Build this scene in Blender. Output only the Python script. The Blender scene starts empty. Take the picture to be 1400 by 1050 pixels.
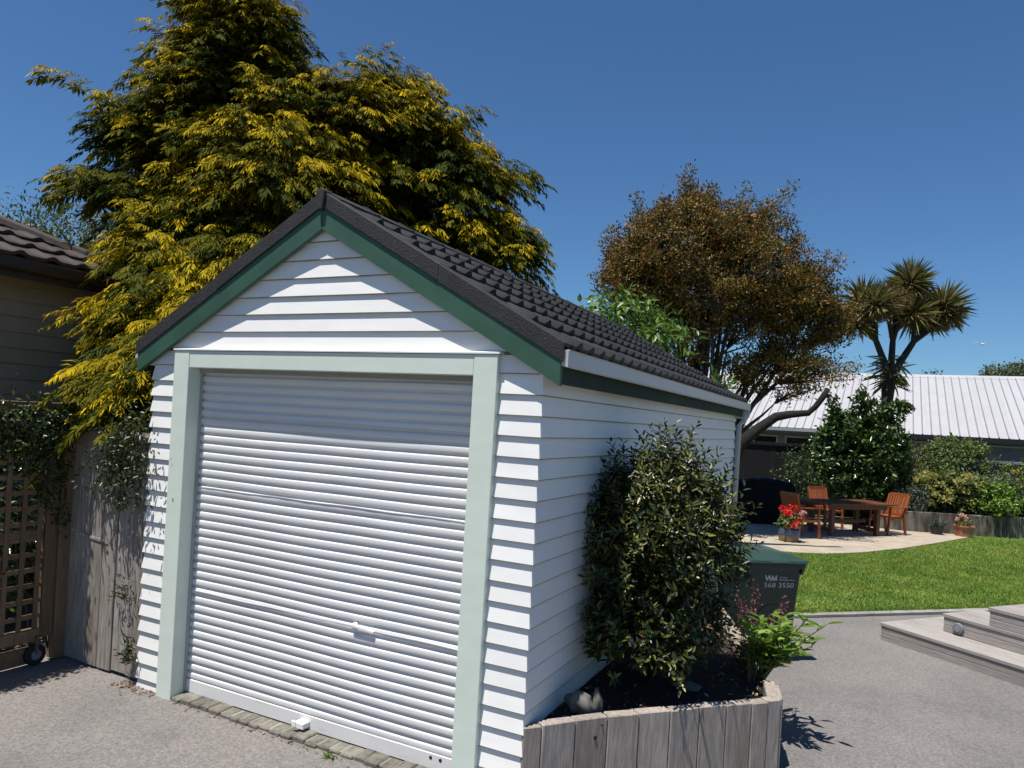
import bpy, bmesh, math, random
import numpy as np
from mathutils import Vector, Matrix

random.seed(7)
rng = np.random.default_rng(11)
R = math.radians
scene = bpy.context.scene
COL = scene.collection

# ------------------------------------------------------------------ camera
cam_d = bpy.data.cameras.new('camera')
cam = bpy.data.objects.new('camera', cam_d)
COL.objects.link(cam)
scene.camera = cam
cam_d.sensor_width = 36.0
cam_d.lens = 36 * 997.77 / 1400
cam_d.shift_x = 16.0 / 1400
cam_d.shift_y = 50.7 / 1400
cam_d.clip_end = 2000
yaw, pitch, roll = 0.4712, -0.0028, 0.0575
f = Vector((-math.sin(yaw) * math.cos(pitch), math.cos(yaw) * math.cos(pitch), math.sin(pitch)))
r = Vector((math.cos(yaw), math.sin(yaw), 0))
u = r.cross(f)
r2 = r * math.cos(roll) + u * math.sin(roll)
u2 = u * math.cos(roll) - r * math.sin(roll)
mw = Matrix((r2, u2, -f)).transposed().to_4x4()
mw.translation = Vector((4.637, -3.7207, 2.2))
cam.matrix_world = mw

# ------------------------------------------------------------------ sky, sun, exposure
SUN_EL, SUN_AZ = R(72.5), R(21)          # azimuth: how far the sun stands left of straight in front of the garage
world = bpy.data.worlds.new('World')
scene.world = world
world.use_nodes = True
wn = world.node_tree
bg = wn.nodes['Background']
sky = wn.nodes.new('ShaderNodeTexSky')
sky.sky_type = 'NISHITA'
sky.sun_disc = False
sky.sun_elevation = SUN_EL
sky.sun_rotation = math.atan2(-math.sin(SUN_AZ), -math.cos(SUN_AZ))
sky.altitude = 0
sky.air_density = 1.0
sky.dust_density = 0.0
sky.ozone_density = 6.0
tint = wn.nodes.new('ShaderNodeMix')          # the camera's cool white balance on the clear sky
tint.data_type = 'RGBA'
tint.blend_type = 'MULTIPLY'
tint.inputs[0].default_value = 1.0
tint.inputs[7].default_value = (0.62, 0.845, 1.0, 1)
wn.links.new(sky.outputs[0], tint.inputs[6])
wn.links.new(tint.outputs[2], bg.inputs[0])
bg.inputs[1].default_value = 0.072
sun_d = bpy.data.lights.new('sun', 'SUN')
sun_d.energy = 5.0
sun_d.angle = R(0.5)
sun_d.color = (1.0, 0.96, 0.90)
sun = bpy.data.objects.new('sun', sun_d)
COL.objects.link(sun)
sdir = Vector((math.sin(SUN_AZ) * math.cos(SUN_EL), math.cos(SUN_AZ) * math.cos(SUN_EL), -math.sin(SUN_EL)))
sun.rotation_euler = sdir.to_track_quat('-Z', 'Y').to_euler()
sun.location = (-3, -8, 20)
vs = scene.view_settings
vs.view_transform = 'Standard'
vs.look = 'None'
vs.exposure = 0.45
vs.gamma = 1.0
vs.use_curve_mapping = False


# ------------------------------------------------------------------ materials
def srgb(*c):
    return tuple(((v / 255) / 12.92 if v / 255 <= 0.04045 else ((v / 255 + 0.055) / 1.055) ** 2.4) for v in c)


def _n(nt, t, **kw):
    n = nt.nodes.new(t)
    for k, v in kw.items():
        setattr(n, k, v)
    return n


def mat(name, base, rough=0.6, var=0.2, scale=6.0, stretch=(1, 1, 1), bump=0.0, bscale=40.0, bdist=0.01, spec=0.4,
        rand=0.0, second=None, sfac=(0.45, 0.6), sscale=3.0, sstretch=(1, 1, 1), metallic=0.0, speck=None, grain=None, stain=None,
        bstretch=None):
    m = bpy.data.materials.new(name)
    m.use_nodes = True
    nt = m.node_tree
    L = nt.links.new
    b = nt.nodes['Principled BSDF']
    b.inputs['Roughness'].default_value = rough
    b.inputs['Metallic'].default_value = metallic
    b.inputs['Specular IOR Level'].default_value = spec
    tc = _n(nt, 'ShaderNodeTexCoord')
    oi = _n(nt, 'ShaderNodeObjectInfo')
    w = _n(nt, 'ShaderNodeMath', operation='MULTIPLY')
    L(oi.outputs['Random'], w.inputs[0])
    w.inputs[1].default_value = 37.0

    def noise(sc, st, det=6.0, rg=0.6):
        mp = _n(nt, 'ShaderNodeMapping')
        mp.inputs['Scale'].default_value = st
        L(tc.outputs['Object'], mp.inputs[0])
        no = _n(nt, 'ShaderNodeTexNoise', noise_dimensions='4D')
        no.inputs['Scale'].default_value = sc
        no.inputs['Detail'].default_value = det
        no.inputs['Roughness'].default_value = rg
        L(mp.outputs[0], no.inputs['Vector'])
        L(w.outputs[0], no.inputs['W'])
        return no.outputs['Fac']

    def ramp(fac, p0, c0, p1, c1):
        cr = _n(nt, 'ShaderNodeValToRGB')
        e = cr.color_ramp.elements
        e[0].position, e[1].position = p0, p1
        e[0].color = (*c0, 1)
        e[1].color = (*c1, 1)
        L(fac, cr.inputs[0])
        return cr.outputs[0]

    def mix(fac, a, bb, blend='MIX'):
        mx = _n(nt, 'ShaderNodeMix', data_type='RGBA', blend_type=blend)
        if hasattr(fac, 'links'):
            L(fac, mx.inputs[0])
        else:
            mx.inputs[0].default_value = fac
        for s, v in ((6, a), (7, bb)):
            if hasattr(v, 'links'):
                L(v, mx.inputs[s])
            else:
                mx.inputs[s].default_value = (*v, 1)
        return mx.outputs[2]

    nf = noise(scale, stretch)
    col = ramp(nf, 0.28, tuple(c * (1 - var) for c in base), 0.72, tuple(min(1, c * (1 + var)) for c in base))
    if second:
        sf = ramp(noise(sscale, sstretch), sfac[0], (0, 0, 0), sfac[1], (1, 1, 1))
        col = mix(sf, col, second)
    if stain:
        stc, stsc, stf = stain
        col = mix(ramp(noise(stsc, (1, 1, 1), 5.0, .7), stf[0], (0, 0, 0), stf[1], (.75, .75, .75)), col, stc)
    if speck:
        scol, ssc, thr = speck
        vf = ramp(noise(ssc, (1, 1, 1), 2.0), thr, (0, 0, 0), thr + 0.04, (1, 1, 1))
        col = mix(vf, col, scol)
    if grain:
        gsc, gam = grain
        gc_ = ramp(noise(gsc, (1, 1, 1), 3.0), 0.3, (1 - gam,) * 3, 0.7, (1 + gam,) * 3)
        col = mix(1.0, col, gc_, 'MULTIPLY')
    if rand:
        mr = _n(nt, 'ShaderNodeMapRange')
        mr.inputs[3].default_value = 1 - rand
        mr.inputs[4].default_value = 1 + rand
        L(oi.outputs['Random'], mr.inputs[0])
        cc = _n(nt, 'ShaderNodeCombineColor')
        for i in range(3):
            L(mr.outputs[0], cc.inputs[i])
        col = mix(1.0, col, cc.outputs[0], 'MULTIPLY')
    L(col, b.inputs['Base Color'])
    if bump:
        bp = _n(nt, 'ShaderNodeBump')
        bp.inputs['Strength'].default_value = bump
        bp.inputs['Distance'].default_value = bdist
        L(noise(bscale, bstretch or stretch, 5.0), bp.inputs['Height'])
        L(bp.outputs[0], b.inputs['Normal'])
    return m


def leafmat(name, stops, rough=0.45, trans=0.3, spec=0.4, tip=None, tipcol=None, patch=None):
    """colour per leaf from a ramp; 'tip' is a per-vertex 0..1 value that blends towards the new-growth colour"""
    m = bpy.data.materials.new(name)
    m.use_nodes = True
    nt = m.node_tree
    L = nt.links.new
    b = nt.nodes['Principled BSDF']
    b.inputs['Roughness'].default_value = rough
    b.inputs['Specular IOR Level'].default_value = spec
    g = _n(nt, 'ShaderNodeNewGeometry')
    cr = _n(nt, 'ShaderNodeValToRGB')
    e = cr.color_ramp.elements
    while len(e) < len(stops):
        e.new(0.5)
    for i, (p, c) in enumerate(stops):
        e[i].position = p
        e[i].color = (*c, 1)
    L(g.outputs['Random Per Island'], cr.inputs[0])
    col = cr.outputs[0]
    if tip:
        at = _n(nt, 'ShaderNodeAttribute', attribute_name=tip)
        mx = _n(nt, 'ShaderNodeMix', data_type='RGBA')
        L(at.outputs['Fac'], mx.inputs[0])
        L(col, mx.inputs[6])
        cr2 = _n(nt, 'ShaderNodeValToRGB')
        e2 = cr2.color_ramp.elements
        while len(e2) < len(tipcol):
            e2.new(0.5)
        for i, (p, c) in enumerate(tipcol):
            e2[i].position = p
            e2[i].color = (*c, 1)
        L(g.outputs['Random Per Island'], cr2.inputs[0])
        L(cr2.outputs[0], mx.inputs[7])
        col = mx.outputs[2]
    if patch:
        tcp = _n(nt, 'ShaderNodeTexCoord')
        out = []
        for sc_, lo, hi in patch:
            no = _n(nt, 'ShaderNodeTexNoise')
            no.inputs['Scale'].default_value = sc_
            no.inputs['Detail'].default_value = 3
            L(tcp.outputs['Object'], no.inputs['Vector'])
            cp_ = _n(nt, 'ShaderNodeValToRGB')
            cp_.color_ramp.elements[0].position = .36
            cp_.color_ramp.elements[1].position = .64
            cp_.color_ramp.elements[0].color = (*lo, 1)
            cp_.color_ramp.elements[1].color = (*hi, 1)
            L(no.outputs['Fac'], cp_.inputs[0])
            mm = _n(nt, 'ShaderNodeMix', data_type='RGBA', blend_type='MULTIPLY')
            mm.inputs[0].default_value = 1
            L(col, mm.inputs[6])
            L(cp_.outputs[0], mm.inputs[7])
            col = mm.outputs[2]
    L(col, b.inputs['Base Color'])
    tr = _n(nt, 'ShaderNodeBsdfTranslucent')
    L(col, tr.inputs[0])
    ms = _n(nt, 'ShaderNodeMixShader')
    ms.inputs[0].default_value = trans
    L(b.outputs[0], ms.inputs[1])
    L(tr.outputs[0], ms.inputs[2])
    L(ms.outputs[0], nt.nodes['Material Output'].inputs[0])
    return m


M = {}
M['white'] = mat('white weatherboard paint', (0.79, 0.775, 0.745), 0.5, 0.05, 3, (1, 1, 4), bump=0.15, bscale=25, bstretch=(1, 1, 8), bdist=0.003,
                 second=(0.6, 0.6, 0.55), sfac=(0.66, 0.8), sscale=4, rand=0.03, speck=((0.35, 0.33, 0.28), 60, 0.77))
M['grime_shade'] = mat('grimy board edge with lap shade', (0.20, 0.19, 0.15), 0.8, 0.4, 6, (1, 1, 1))  # dirt tone that also paints in the shade line under each lap
M['sage'] = mat('pale sage trim paint', (0.62, 0.69, 0.605), 0.45, 0.05, 3, (1, 1, 3), bump=0.08, bscale=30, bdist=0.003, rand=0.02,
                speck=((0.35, 0.36, 0.28), 45, 0.76))
M['green'] = mat('dark green barge paint', (0.034, 0.090, 0.058), 0.55, 0.22, 3, bump=0.1, bscale=40, bdist=0.002, rand=0.05)
M['shadegreen'] = mat('shaded green fascia with grey wear', (0.012, 0.03, 0.02), 0.8, 0.3, 2, (1, 3, 1), second=(0.06, 0.06, 0.05), sfac=(0.55, 0.75), sscale=1.2)  # trim green darkened for the eave shade; grey patches are weathering
M['door'] = mat('roller door paint', (0.67, 0.66, 0.645), 0.42, 0.06, 2.5, (1, 1, 3), spec=0.4, second=(0.55, 0.54, 0.5), sfac=(0.6, 0.75), sscale=3,
                sstretch=(1, 1, 6), speck=((0.2, 0.2, 0.24), 34, 0.79))
M['doordark'] = mat('grey door rail', (0.28, 0.27, 0.25), 0.6, 0.2)
M['metal'] = mat('galvanised metal', (0.45, 0.45, 0.45), 0.4, 0.15, metallic=0.6)
M['black'] = mat('dark hole', (0.01, 0.01, 0.01), 0.7)
M['tile'] = mat('charcoal grit tile', (0.017, 0.017, 0.019), 0.75, 0.35, 14, bump=0.8, bscale=180, bdist=0.004, rand=0.18, speck=((0.075, 0.075, 0.08), 150, 0.64))
M['cap'] = mat('charcoal grit capping', (0.022, 0.021, 0.022), 0.75, 0.3, 10, bump=1.0, bscale=120, bdist=0.006, rand=0.1, speck=((0.10, 0.095, 0.09), 110, 0.64))
M['gutter'] = mat('white gutter enamel', (0.45, 0.45, 0.45), 0.35, 0.05, 3, rand=0.02)
M['tilebrown'] = mat('dark brown roof tile', (0.04, 0.029, 0.025), 0.7, 0.3, 12, bump=0.6, bscale=120, rand=0.15)
M['gutterbrown'] = mat('brown gutter', (0.03, 0.018, 0.014), 0.4, 0.15)
M['beige'] = mat('beige weatherboard paint', (0.29, 0.24, 0.18), 0.55, 0.08, 4, bump=0.1, rand=0.04)
M['fence'] = mat('weathered grey paling', (0.27, 0.24, 0.21), 0.85, 0.5, 9, (5, 5, 0.5), bump=0.7, bscale=22, bstretch=(9, 9, 0.5), bdist=0.006, rand=0.16,
                 second=(0.2, 0.145, 0.095), sfac=(0.5, 0.8), sscale=1.4)
M['cedar'] = mat('brown stained lattice', (0.15, 0.098, 0.055), 0.7, 0.3, 8, (4, 4, 0.6), bump=0.4, bscale=30, rand=0.2)
M['sleeper'] = mat('silvered timber sleeper', (0.32, 0.275, 0.235), 0.85, 0.38, 7, (7, 7, 0.7), bump=0.9, bscale=14, bstretch=(10, 10, 0.6), bdist=0.008, rand=0.13,
                   second=(0.19, 0.15, 0.11), sfac=(0.5, 0.85), sscale=2.5, sstretch=(1, 1, 0.4))
M['sleeperx'] = mat('silvered deck timber', (0.29, 0.265, 0.245), 0.85, 0.25, 7, (0.5, 6, 6), bump=0.7, bscale=16, bstretch=(0.5, 10, 10), bdist=0.006, rand=0.1,
                    second=(0.21, 0.18, 0.145), sfac=(0.5, 0.85), sscale=2.5)
M['mossy'] = mat('mossy rotten sleeper', (0.3, 0.25, 0.19), 0.9, 0.5, 10, bump=1.0, bscale=25, bdist=0.02, second=(0.06, 0.055, 0.03), sfac=(0.45, 0.6), sscale=9)
M['soil'] = mat('dark bark soil', (0.03, 0.021, 0.015), 0.95, 0.6, 25, bump=1.0, bscale=40, bdist=0.03, speck=((0.12, 0.07, 0.04), 60, 0.68))
M['asphalt'] = mat('worn grey asphalt', (0.15, 0.14, 0.134), 0.9, 0.16, 0.9, bump=0.7, bscale=160, bdist=0.006, second=(0.182, 0.166, 0.153), sfac=(0.42, 0.62),
                   sscale=0.45, speck=((0.34, 0.33, 0.31), 90, 0.66), grain=(55, 0.34), stain=((0.085, 0.08, 0.077), 1.3, (0.60, 0.74)))
M['chip'] = mat('asphalt stone chip', (0.28, 0.27, 0.25), 0.85, 0.4, 30)
M['conc'] = mat('pale concrete edging', (0.24, 0.23, 0.205), 0.9, 0.3, 6, bump=0.6, bscale=60, bdist=0.006, speck=((0.14, 0.13, 0.11), 60, 0.66))
M['patio'] = mat('cream paving', (0.36, 0.305, 0.235), 0.9, 0.14, 5, bump=0.4, bscale=60, bdist=0.004, rand=0.08, second=(0.30, 0.255, 0.195), sscale=2)
M['brick'] = mat('grey brick paver', (0.15, 0.138, 0.115), 0.95, 0.5, 15, bump=0.8, bscale=60, bdist=0.008, rand=0.2)
M['lawn'] = mat('lawn turf', (0.12, 0.19, 0.028), 0.9, 0.3, 1.4, bump=0.8, bscale=90, bdist=0.03, second=(0.20, 0.23, 0.04), sfac=(0.4, 0.65), sscale=0.8)
M['ground'] = mat('far ground', (0.09, 0.10, 0.05), 0.95, 0.3, 0.3)
M['bedwall'] = mat('mossy concrete wall', (0.16, 0.14, 0.115), 0.9, 0.35, 4, (3, 3, 0.8), bump=0.6, bscale=25, bdist=0.01, second=(0.05, 0.042, 0.03), sfac=(0.42, 0.58),
                   sscale=3, sstretch=(2, 2, 0.5))
M['roofwhite'] = mat('pale grey long-run steel', (0.385, 0.38, 0.39), 0.5, 0.05, 1.5, (1, 1, 1), rand=0.03, second=(0.36, 0.35, 0.35), sfac=(0.5, 0.75), sscale=0.8)
M['rib'] = mat('roof rib steel', (0.24, 0.24, 0.255), 0.5, 0.05)
M['greywall'] = mat('grey wall', (0.16, 0.17, 0.185), 0.7, 0.12)
M['greytrim'] = mat('grey gutter trim', (0.42, 0.43, 0.44), 0.5, 0.1)
M['gutterdark'] = mat('charcoal gutter', (0.02, 0.022, 0.026), 0.5, 0.15)
M['glass'] = mat('dark window glass', (0.015, 0.018, 0.02), 0.08, 0.1, spec=0.6)
M['shadefence'] = mat('fence darkened by painted shade', (0.007, 0.007, 0.009), 0.8, 0.3, 6, (5, 5, 0.5), rand=0.25)  # tree shade put into the base colour of the palings
M['greyfence'] = mat('grey timber fence', (0.115, 0.107, 0.1), 0.85, 0.35, 6, (5, 5, 0.5), rand=0.2)
M['railblue'] = mat('pale fence rail', (0.2, 0.205, 0.22), 0.6, 0.2, rand=0.15)
M['wood'] = mat('oiled hardwood', (0.12, 0.040, 0.018), 0.5, 0.3, 10, (1, 6, 6), rand=0.15, bump=0.2)
M['woodl'] = mat('warm oiled hardwood', (0.27, 0.075, 0.022), 0.45, 0.25, 10, (6, 6, 1), rand=0.15)
M['bin'] = mat('dark green bin plastic', (0.014, 0.03, 0.02), 0.42, 0.15, 5, bump=0.15, bscale=200, bdist=0.002, spec=0.5)
M['lid'] = mat('green bin lid plastic', (0.028, 0.055, 0.04), 0.32, 0.2, 4, bump=0.1, bscale=120, bdist=0.002, spec=0.5)
M['letter'] = mat('white bin lettering', (0.55, 0.55, 0.55), 0.6, 0.35, 40)
M['rubber'] = mat('black rubber', (0.015, 0.015, 0.015), 0.7)
M['cover'] = mat('black vinyl cover', (0.007, 0.007, 0.007), 0.55, 0.2, 6, bump=1.0, bscale=7, bdist=0.08, spec=0.12)
M['terra'] = mat('terracotta', (0.42, 0.17, 0.09), 0.85, 0.2, 8)
M['tub'] = mat('tan glazed pot', (0.20, 0.13, 0.075), 0.5, 0.2, 8)
M['tubblue'] = mat('blue glazed band', (0.06, 0.095, 0.19), 0.35, 0.2, 8)
M['darkpot'] = mat('dark pot', (0.03, 0.03, 0.03), 0.6)
M['stone'] = mat('pale garden stone', (0.12, 0.115, 0.105), 0.8, 0.25, 12, bump=0.5, bscale=30)
M['limb'] = mat('bark darkened for shade', (0.013, 0.011, 0.009), 0.95, 0.4, 12, bump=1.0, bscale=18, bdist=0.03)  # near-black tone carries the shade of the tree above the limb
M['bark'] = mat('dark bark', (0.03, 0.024, 0.019), 0.95, 0.45, 12, (3, 3, 0.6), bump=1.0, bscale=18, bstretch=(3, 3, 0.5), bdist=0.03)
M['barkgrey'] = mat('grey brown bark', (0.045, 0.036, 0.029), 0.95, 0.4, 10, (3, 3, 0.6), bump=1.0, bscale=18, bdist=0.03)
M['stem'] = mat('green stem', (0.09, 0.10, 0.035), 0.7, 0.3)
M['birdwhite'] = mat('white feathers', (0.8, 0.8, 0.8), 0.7, 0.03)

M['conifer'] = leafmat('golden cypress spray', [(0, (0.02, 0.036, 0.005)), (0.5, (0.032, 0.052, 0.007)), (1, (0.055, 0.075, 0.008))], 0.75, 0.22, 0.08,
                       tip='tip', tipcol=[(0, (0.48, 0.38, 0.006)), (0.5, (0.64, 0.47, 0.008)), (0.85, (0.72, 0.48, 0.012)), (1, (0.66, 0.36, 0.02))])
M['bronze'] = leafmat('bronze evergreen leaf', [(0, (0.05, 0.06, 0.012)), (0.4, (0.10, 0.10, 0.02)), (0.58, (0.19, 0.12, 0.024)), (0.80, (0.27, 0.13, 0.03)), (1, (0.34, 0.15, 0.035))], 0.5, 0.2, 0.25)
M['loquat'] = leafmat('bright broad leaf', [(0, (0.06, 0.13, 0.02)), (0.6, (0.11, 0.19, 0.03)), (1, (0.17, 0.25, 0.05))], 0.38, 0.3)
M['photinia'] = leafmat('glossy shrub leaf', [(0, (0.015, 0.024, 0.006)), (0.5, (0.032, 0.046, 0.009)), (0.74, (0.09, 0.105, 0.018)), (0.92, (0.16, 0.17, 0.03)), (1, (0.13, 0.045, 0.025))], 0.36, 0.10, 0.45)
M['camellia'] = leafmat('camellia leaf', [(0, (0.02, 0.045, 0.010)), (0.6, (0.045, 0.085, 0.016)), (1, (0.10, 0.15, 0.03))], 0.28, 0.2, 0.5)
M['shrubg'] = leafmat('soft green shrub leaf', [(0, (0.07, 0.11, 0.025)), (0.6, (0.12, 0.16, 0.04)), (1, (0.18, 0.21, 0.06))], 0.5, 0.3)
M['shrubb'] = leafmat('blue green leaf', [(0, (0.06, 0.085, 0.06)), (1, (0.13, 0.16, 0.12))], 0.6, 0.2)
M['shrubr'] = leafmat('reddish twig leaf', [(0, (0.05, 0.045, 0.02)), (0.6, (0.10, 0.06, 0.03)), (1, (0.14, 0.06, 0.045))], 0.5, 0.2)
M['vine'] = leafmat('vine leaf', [(0, (0.022, 0.038, 0.009)), (0.6, (0.04, 0.06, 0.014)), (1, (0.08, 0.10, 0.022))], 0.35, 0.25)
M['lime'] = leafmat('fresh lime leaf', [(0, (0.08, 0.16, 0.02)), (0.6, (0.15, 0.26, 0.035)), (1, (0.26, 0.36, 0.06))], 0.35, 0.35)
M['plum'] = leafmat('plum flower spike', [(0, (0.10, 0.04, 0.045)), (0.6, (0.18, 0.07, 0.08)), (1, (0.28, 0.13, 0.14))], 0.6, 0.3)
M['darkred'] = leafmat('dark red leaf', [(0, (0.04, 0.012, 0.012)), (0.8, (0.09, 0.025, 0.02)), (1, (0.2, 0.03, 0.02))], 0.5, 0.25)
M['redflower'] = leafmat('red geranium petal', [(0, (0.6, 0.015, 0.01)), (0.85, (0.75, 0.03, 0.02)), (1, (0.75, 0.09, 0.08))], 0.6, 0.3)
M['pinkflower'] = leafmat('pink petal', [(0, (0.6, 0.25, 0.22)), (1, (0.7, 0.45, 0.4))], 0.6, 0.3)
M['hydrangea'] = leafmat('faded green flower head', [(0, (0.22, 0.24, 0.045)), (0.6, (0.29, 0.28, 0.07)), (1, (0.33, 0.24, 0.10))], 0.7, 0.3)
M['yellowflower'] = leafmat('yellow petal', [(0, (0.7, 0.45, 0.02)), (1, (0.7, 0.5, 0.05))], 0.6, 0.3)
M['grass'] = leafmat('grass blade', [(0, (0.11, 0.20, 0.025)), (0.6, (0.19, 0.29, 0.04)), (1, (0.32, 0.37, 0.08))], 0.6, 0.35, 0.25, patch=[(0.9, (0.62, 0.80, 0.75), (1.12, 1.02, 1.0)), (4.0, (0.72, 0.80, 0.8), (1.15, 1.1, 1.1))])
M['cabbage'] = leafmat('cabbage tree blade', [(0, (0.10, 0.11, 0.03)), (0.4, (0.16, 0.16, 0.05)), (0.7, (0.24, 0.19, 0.07)), (1, (0.30, 0.25, 0.12))], 0.5, 0.2)
M['cabflower'] = leafmat('spent brown panicle', [(0, (0.15, 0.09, 0.035)), (1, (0.27, 0.165, 0.06))], 0.8, 0.2)
M['fartree'] = leafmat('far tree leaf', [(0, (0.06, 0.085, 0.04)), (1, (0.13, 0.16, 0.075))], 0.6, 0.2)
M['litter'] = leafmat('dry leaf litter', [(0, (0.10, 0.06, 0.035)), (0.7, (0.22, 0.13, 0.07)), (1, (0.5, 0.42, 0.28))], 0.8, 0.1)


# ------------------------------------------------------------------ object helpers
def tag(o, label=None, cat=None, group=None, kind=None):
    if label: o['label'] = label
    if cat: o['category'] = cat
    if group: o['group'] = group
    if kind: o['kind'] = kind
    return o


def root(name, label, cat, loc=(0, 0, 0), rz=0.0, group=None):
    o = bpy.data.objects.new(name, None)
    o.empty_display_size = 0.2
    COL.objects.link(o)
    o.location = loc
    o.rotation_euler = (0, 0, rz)
    return tag(o, label, cat, group)


def obj(name, me, m, parent=None, loc=None, rot=None, smooth=False):
    o = bpy.data.objects.new(name, me)
    COL.objects.link(o)
    if m is not None and not me.materials:
        me.materials.append(m)
    if parent: o.parent = parent
    if loc is not None: o.location = loc
    if rot is not None: o.rotation_euler = rot
    if smooth:
        me.polygons.foreach_set('use_smooth', np.ones(len(me.polygons), dtype=bool))
    return o


def copy_tree(o, parent=None):
    c = o.copy()
    COL.objects.link(c)
    c.parent = parent
    for ch in list(o.children):
        copy_tree(ch, c)
    return c


def fastmesh(name, V, F):
    V = np.asarray(V, dtype=np.float32).reshape(-1, 3)
    F = np.asarray(F, dtype=np.int32)
    k = F.shape[1]
    me = bpy.data.meshes.new(name)
    me.vertices.add(len(V))
    me.vertices.foreach_set('co', V.ravel())
    me.loops.add(F.size)
    me.loops.foreach_set('vertex_index', F.ravel())
    me.polygons.add(len(F))
    me.polygons.foreach_set('loop_start', np.arange(0, F.size, k, dtype=np.int32))
    me.update(calc_edges=True)
    return me


class MB:
    def __init__(s):
        s.v, s.f = [], []

    def add(s, vs, fs):
        o = len(s.v)
        s.v += [tuple(x) for x in vs]
        s.f += [tuple(i + o for i in q) for q in fs]
        return s

    def box(s, x0, x1, y0, y1, z0, z1):
        return s.add([(x0, y0, z0), (x1, y0, z0), (x1, y1, z0), (x0, y1, z0), (x0, y0, z1), (x1, y0, z1), (x1, y1, z1), (x0, y1, z1)],
                     [(0, 3, 2, 1), (4, 5, 6, 7), (0, 1, 5, 4), (1, 2, 6, 5), (2, 3, 7, 6), (3, 0, 4, 7)])

    def bar(s, a, b, w, h, up=(0, 0, 1)):
        a, b = Vector(a), Vector(b)
        d = (b - a).normalized()
        upv = Vector(up)
        sd = d.cross(upv)
        if sd.length < 1e-4: sd = d.cross(Vector((1, 0, 0)))
        sd.normalize()
        n = sd.cross(d)
        vs = []
        for p in (a, b):
            for i, j in ((-1, -1), (1, -1), (1, 1), (-1, 1)):
                vs.append(p + sd * (w / 2 * i) + n * (h / 2 * j))
        return s.add(vs, [(0, 1, 2, 3), (7, 6, 5, 4), (0, 4, 5, 1), (1, 5, 6, 2), (2, 6, 7, 3), (3, 7, 4, 0)])

    def prism(s, pts, a, b, axis='y'):
        """closed 2-D outline extruded along one axis; axis y: pts are (x,z), x: (y,z), z: (x,y)"""
        def P(p, t):
            return {'y': (p[0], t, p[1]), 'x': (t, p[0], p[1]), 'z': (p[0], p[1], t)}[axis]
        n = len(pts)
        vs = [P(p, a) for p in pts] + [P(p, b) for p in pts]
        fs = [tuple(range(n)), tuple(range(2 * n - 1, n - 1, -1))] + [(i, i + n, (i + 1) % n + n, (i + 1) % n) for i in range(n)]
        return s.add(vs, fs)

    def tube(s, path, radii, n=8, cap=True):
        path = [Vector(p) for p in path]
        o = len(s.v)
        ref = Vector((0.31, 0.87, 0.38)).normalized()
        for i, p in enumerate(path):
            d = (path[min(i + 1, len(path) - 1)] - path[max(i - 1, 0)]).normalized()
            sd = d.cross(ref)
            if sd.length < 0.05: sd = d.cross(Vector((1, 0, 0)))
            sd.normalize()
            t = sd.cross(d)
            rr = radii[i] if hasattr(radii, '__len__') else radii
            for k in range(n):
                an = 2 * math.pi * k / n
                s.v.append(tuple(p + sd * (math.cos(an) * rr) + t * (math.sin(an) * rr)))
        for i in range(len(path) - 1):
            for k in range(n):
                a, b = o + i * n + k, o + i * n + (k + 1) % n
                s.f.append((a, b, b + n, a + n))
        if cap:
            s.f.append(tuple(o + k for k in range(n - 1, -1, -1)))
            e = o + (len(path) - 1) * n
            s.f.append(tuple(e + k for k in range(n)))
        return s

    def lathe(s, prof, n=20, c=(0, 0)):
        o = len(s.v)
        for rr, z in prof:
            for k in range(n):
                an = 2 * math.pi * k / n
                s.v.append((c[0] + rr * math.cos(an), c[1] + rr * math.sin(an), z))
        for i in range(len(prof) - 1):
            for k in range(n):
                a, b = o + i * n + k, o + i * n + (k + 1) % n
                s.f.append((a, b, b + n, a + n))
        s.f.append(tuple(o + k for k in range(n - 1, -1, -1)))
        e = o + (len(prof) - 1) * n
        s.f.append(tuple(e + k for k in range(n)))
        return s

    def mesh(s, name, bevel=0.0, seg=1, fix=True):
        me = bpy.data.meshes.new(name)
        me.from_pydata(s.v, [], s.f)
        if bevel or fix:
            bm = bmesh.new()
            bm.from_mesh(me)
            bmesh.ops.recalc_face_normals(bm, faces=bm.faces)
            if bevel:
                ed = [e for e in bm.edges if len(e.link_faces) == 2 and e.calc_face_angle(0) > 0.5]
                bmesh.ops.bevel(bm, geom=ed, offset=bevel, segments=seg, affect='EDGES', profile=0.5, clamp_overlap=True)
            bm.to_mesh(me)
            bm.free()
        return me

    def build(s, name, m, parent=None, bevel=0.0, seg=1, smooth=False, loc=None, rot=None):
        return obj(name, s.mesh(name, bevel, seg), m, parent, loc, rot, smooth)


def structure(name, mb, m):
    return tag(mb.build(name, m), kind='structure')


# ------------------------------------------------------------------ foliage helpers
def unit(v):
    return v / np.maximum(np.linalg.norm(v, axis=-1, keepdims=True), 1e-9)


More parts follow.
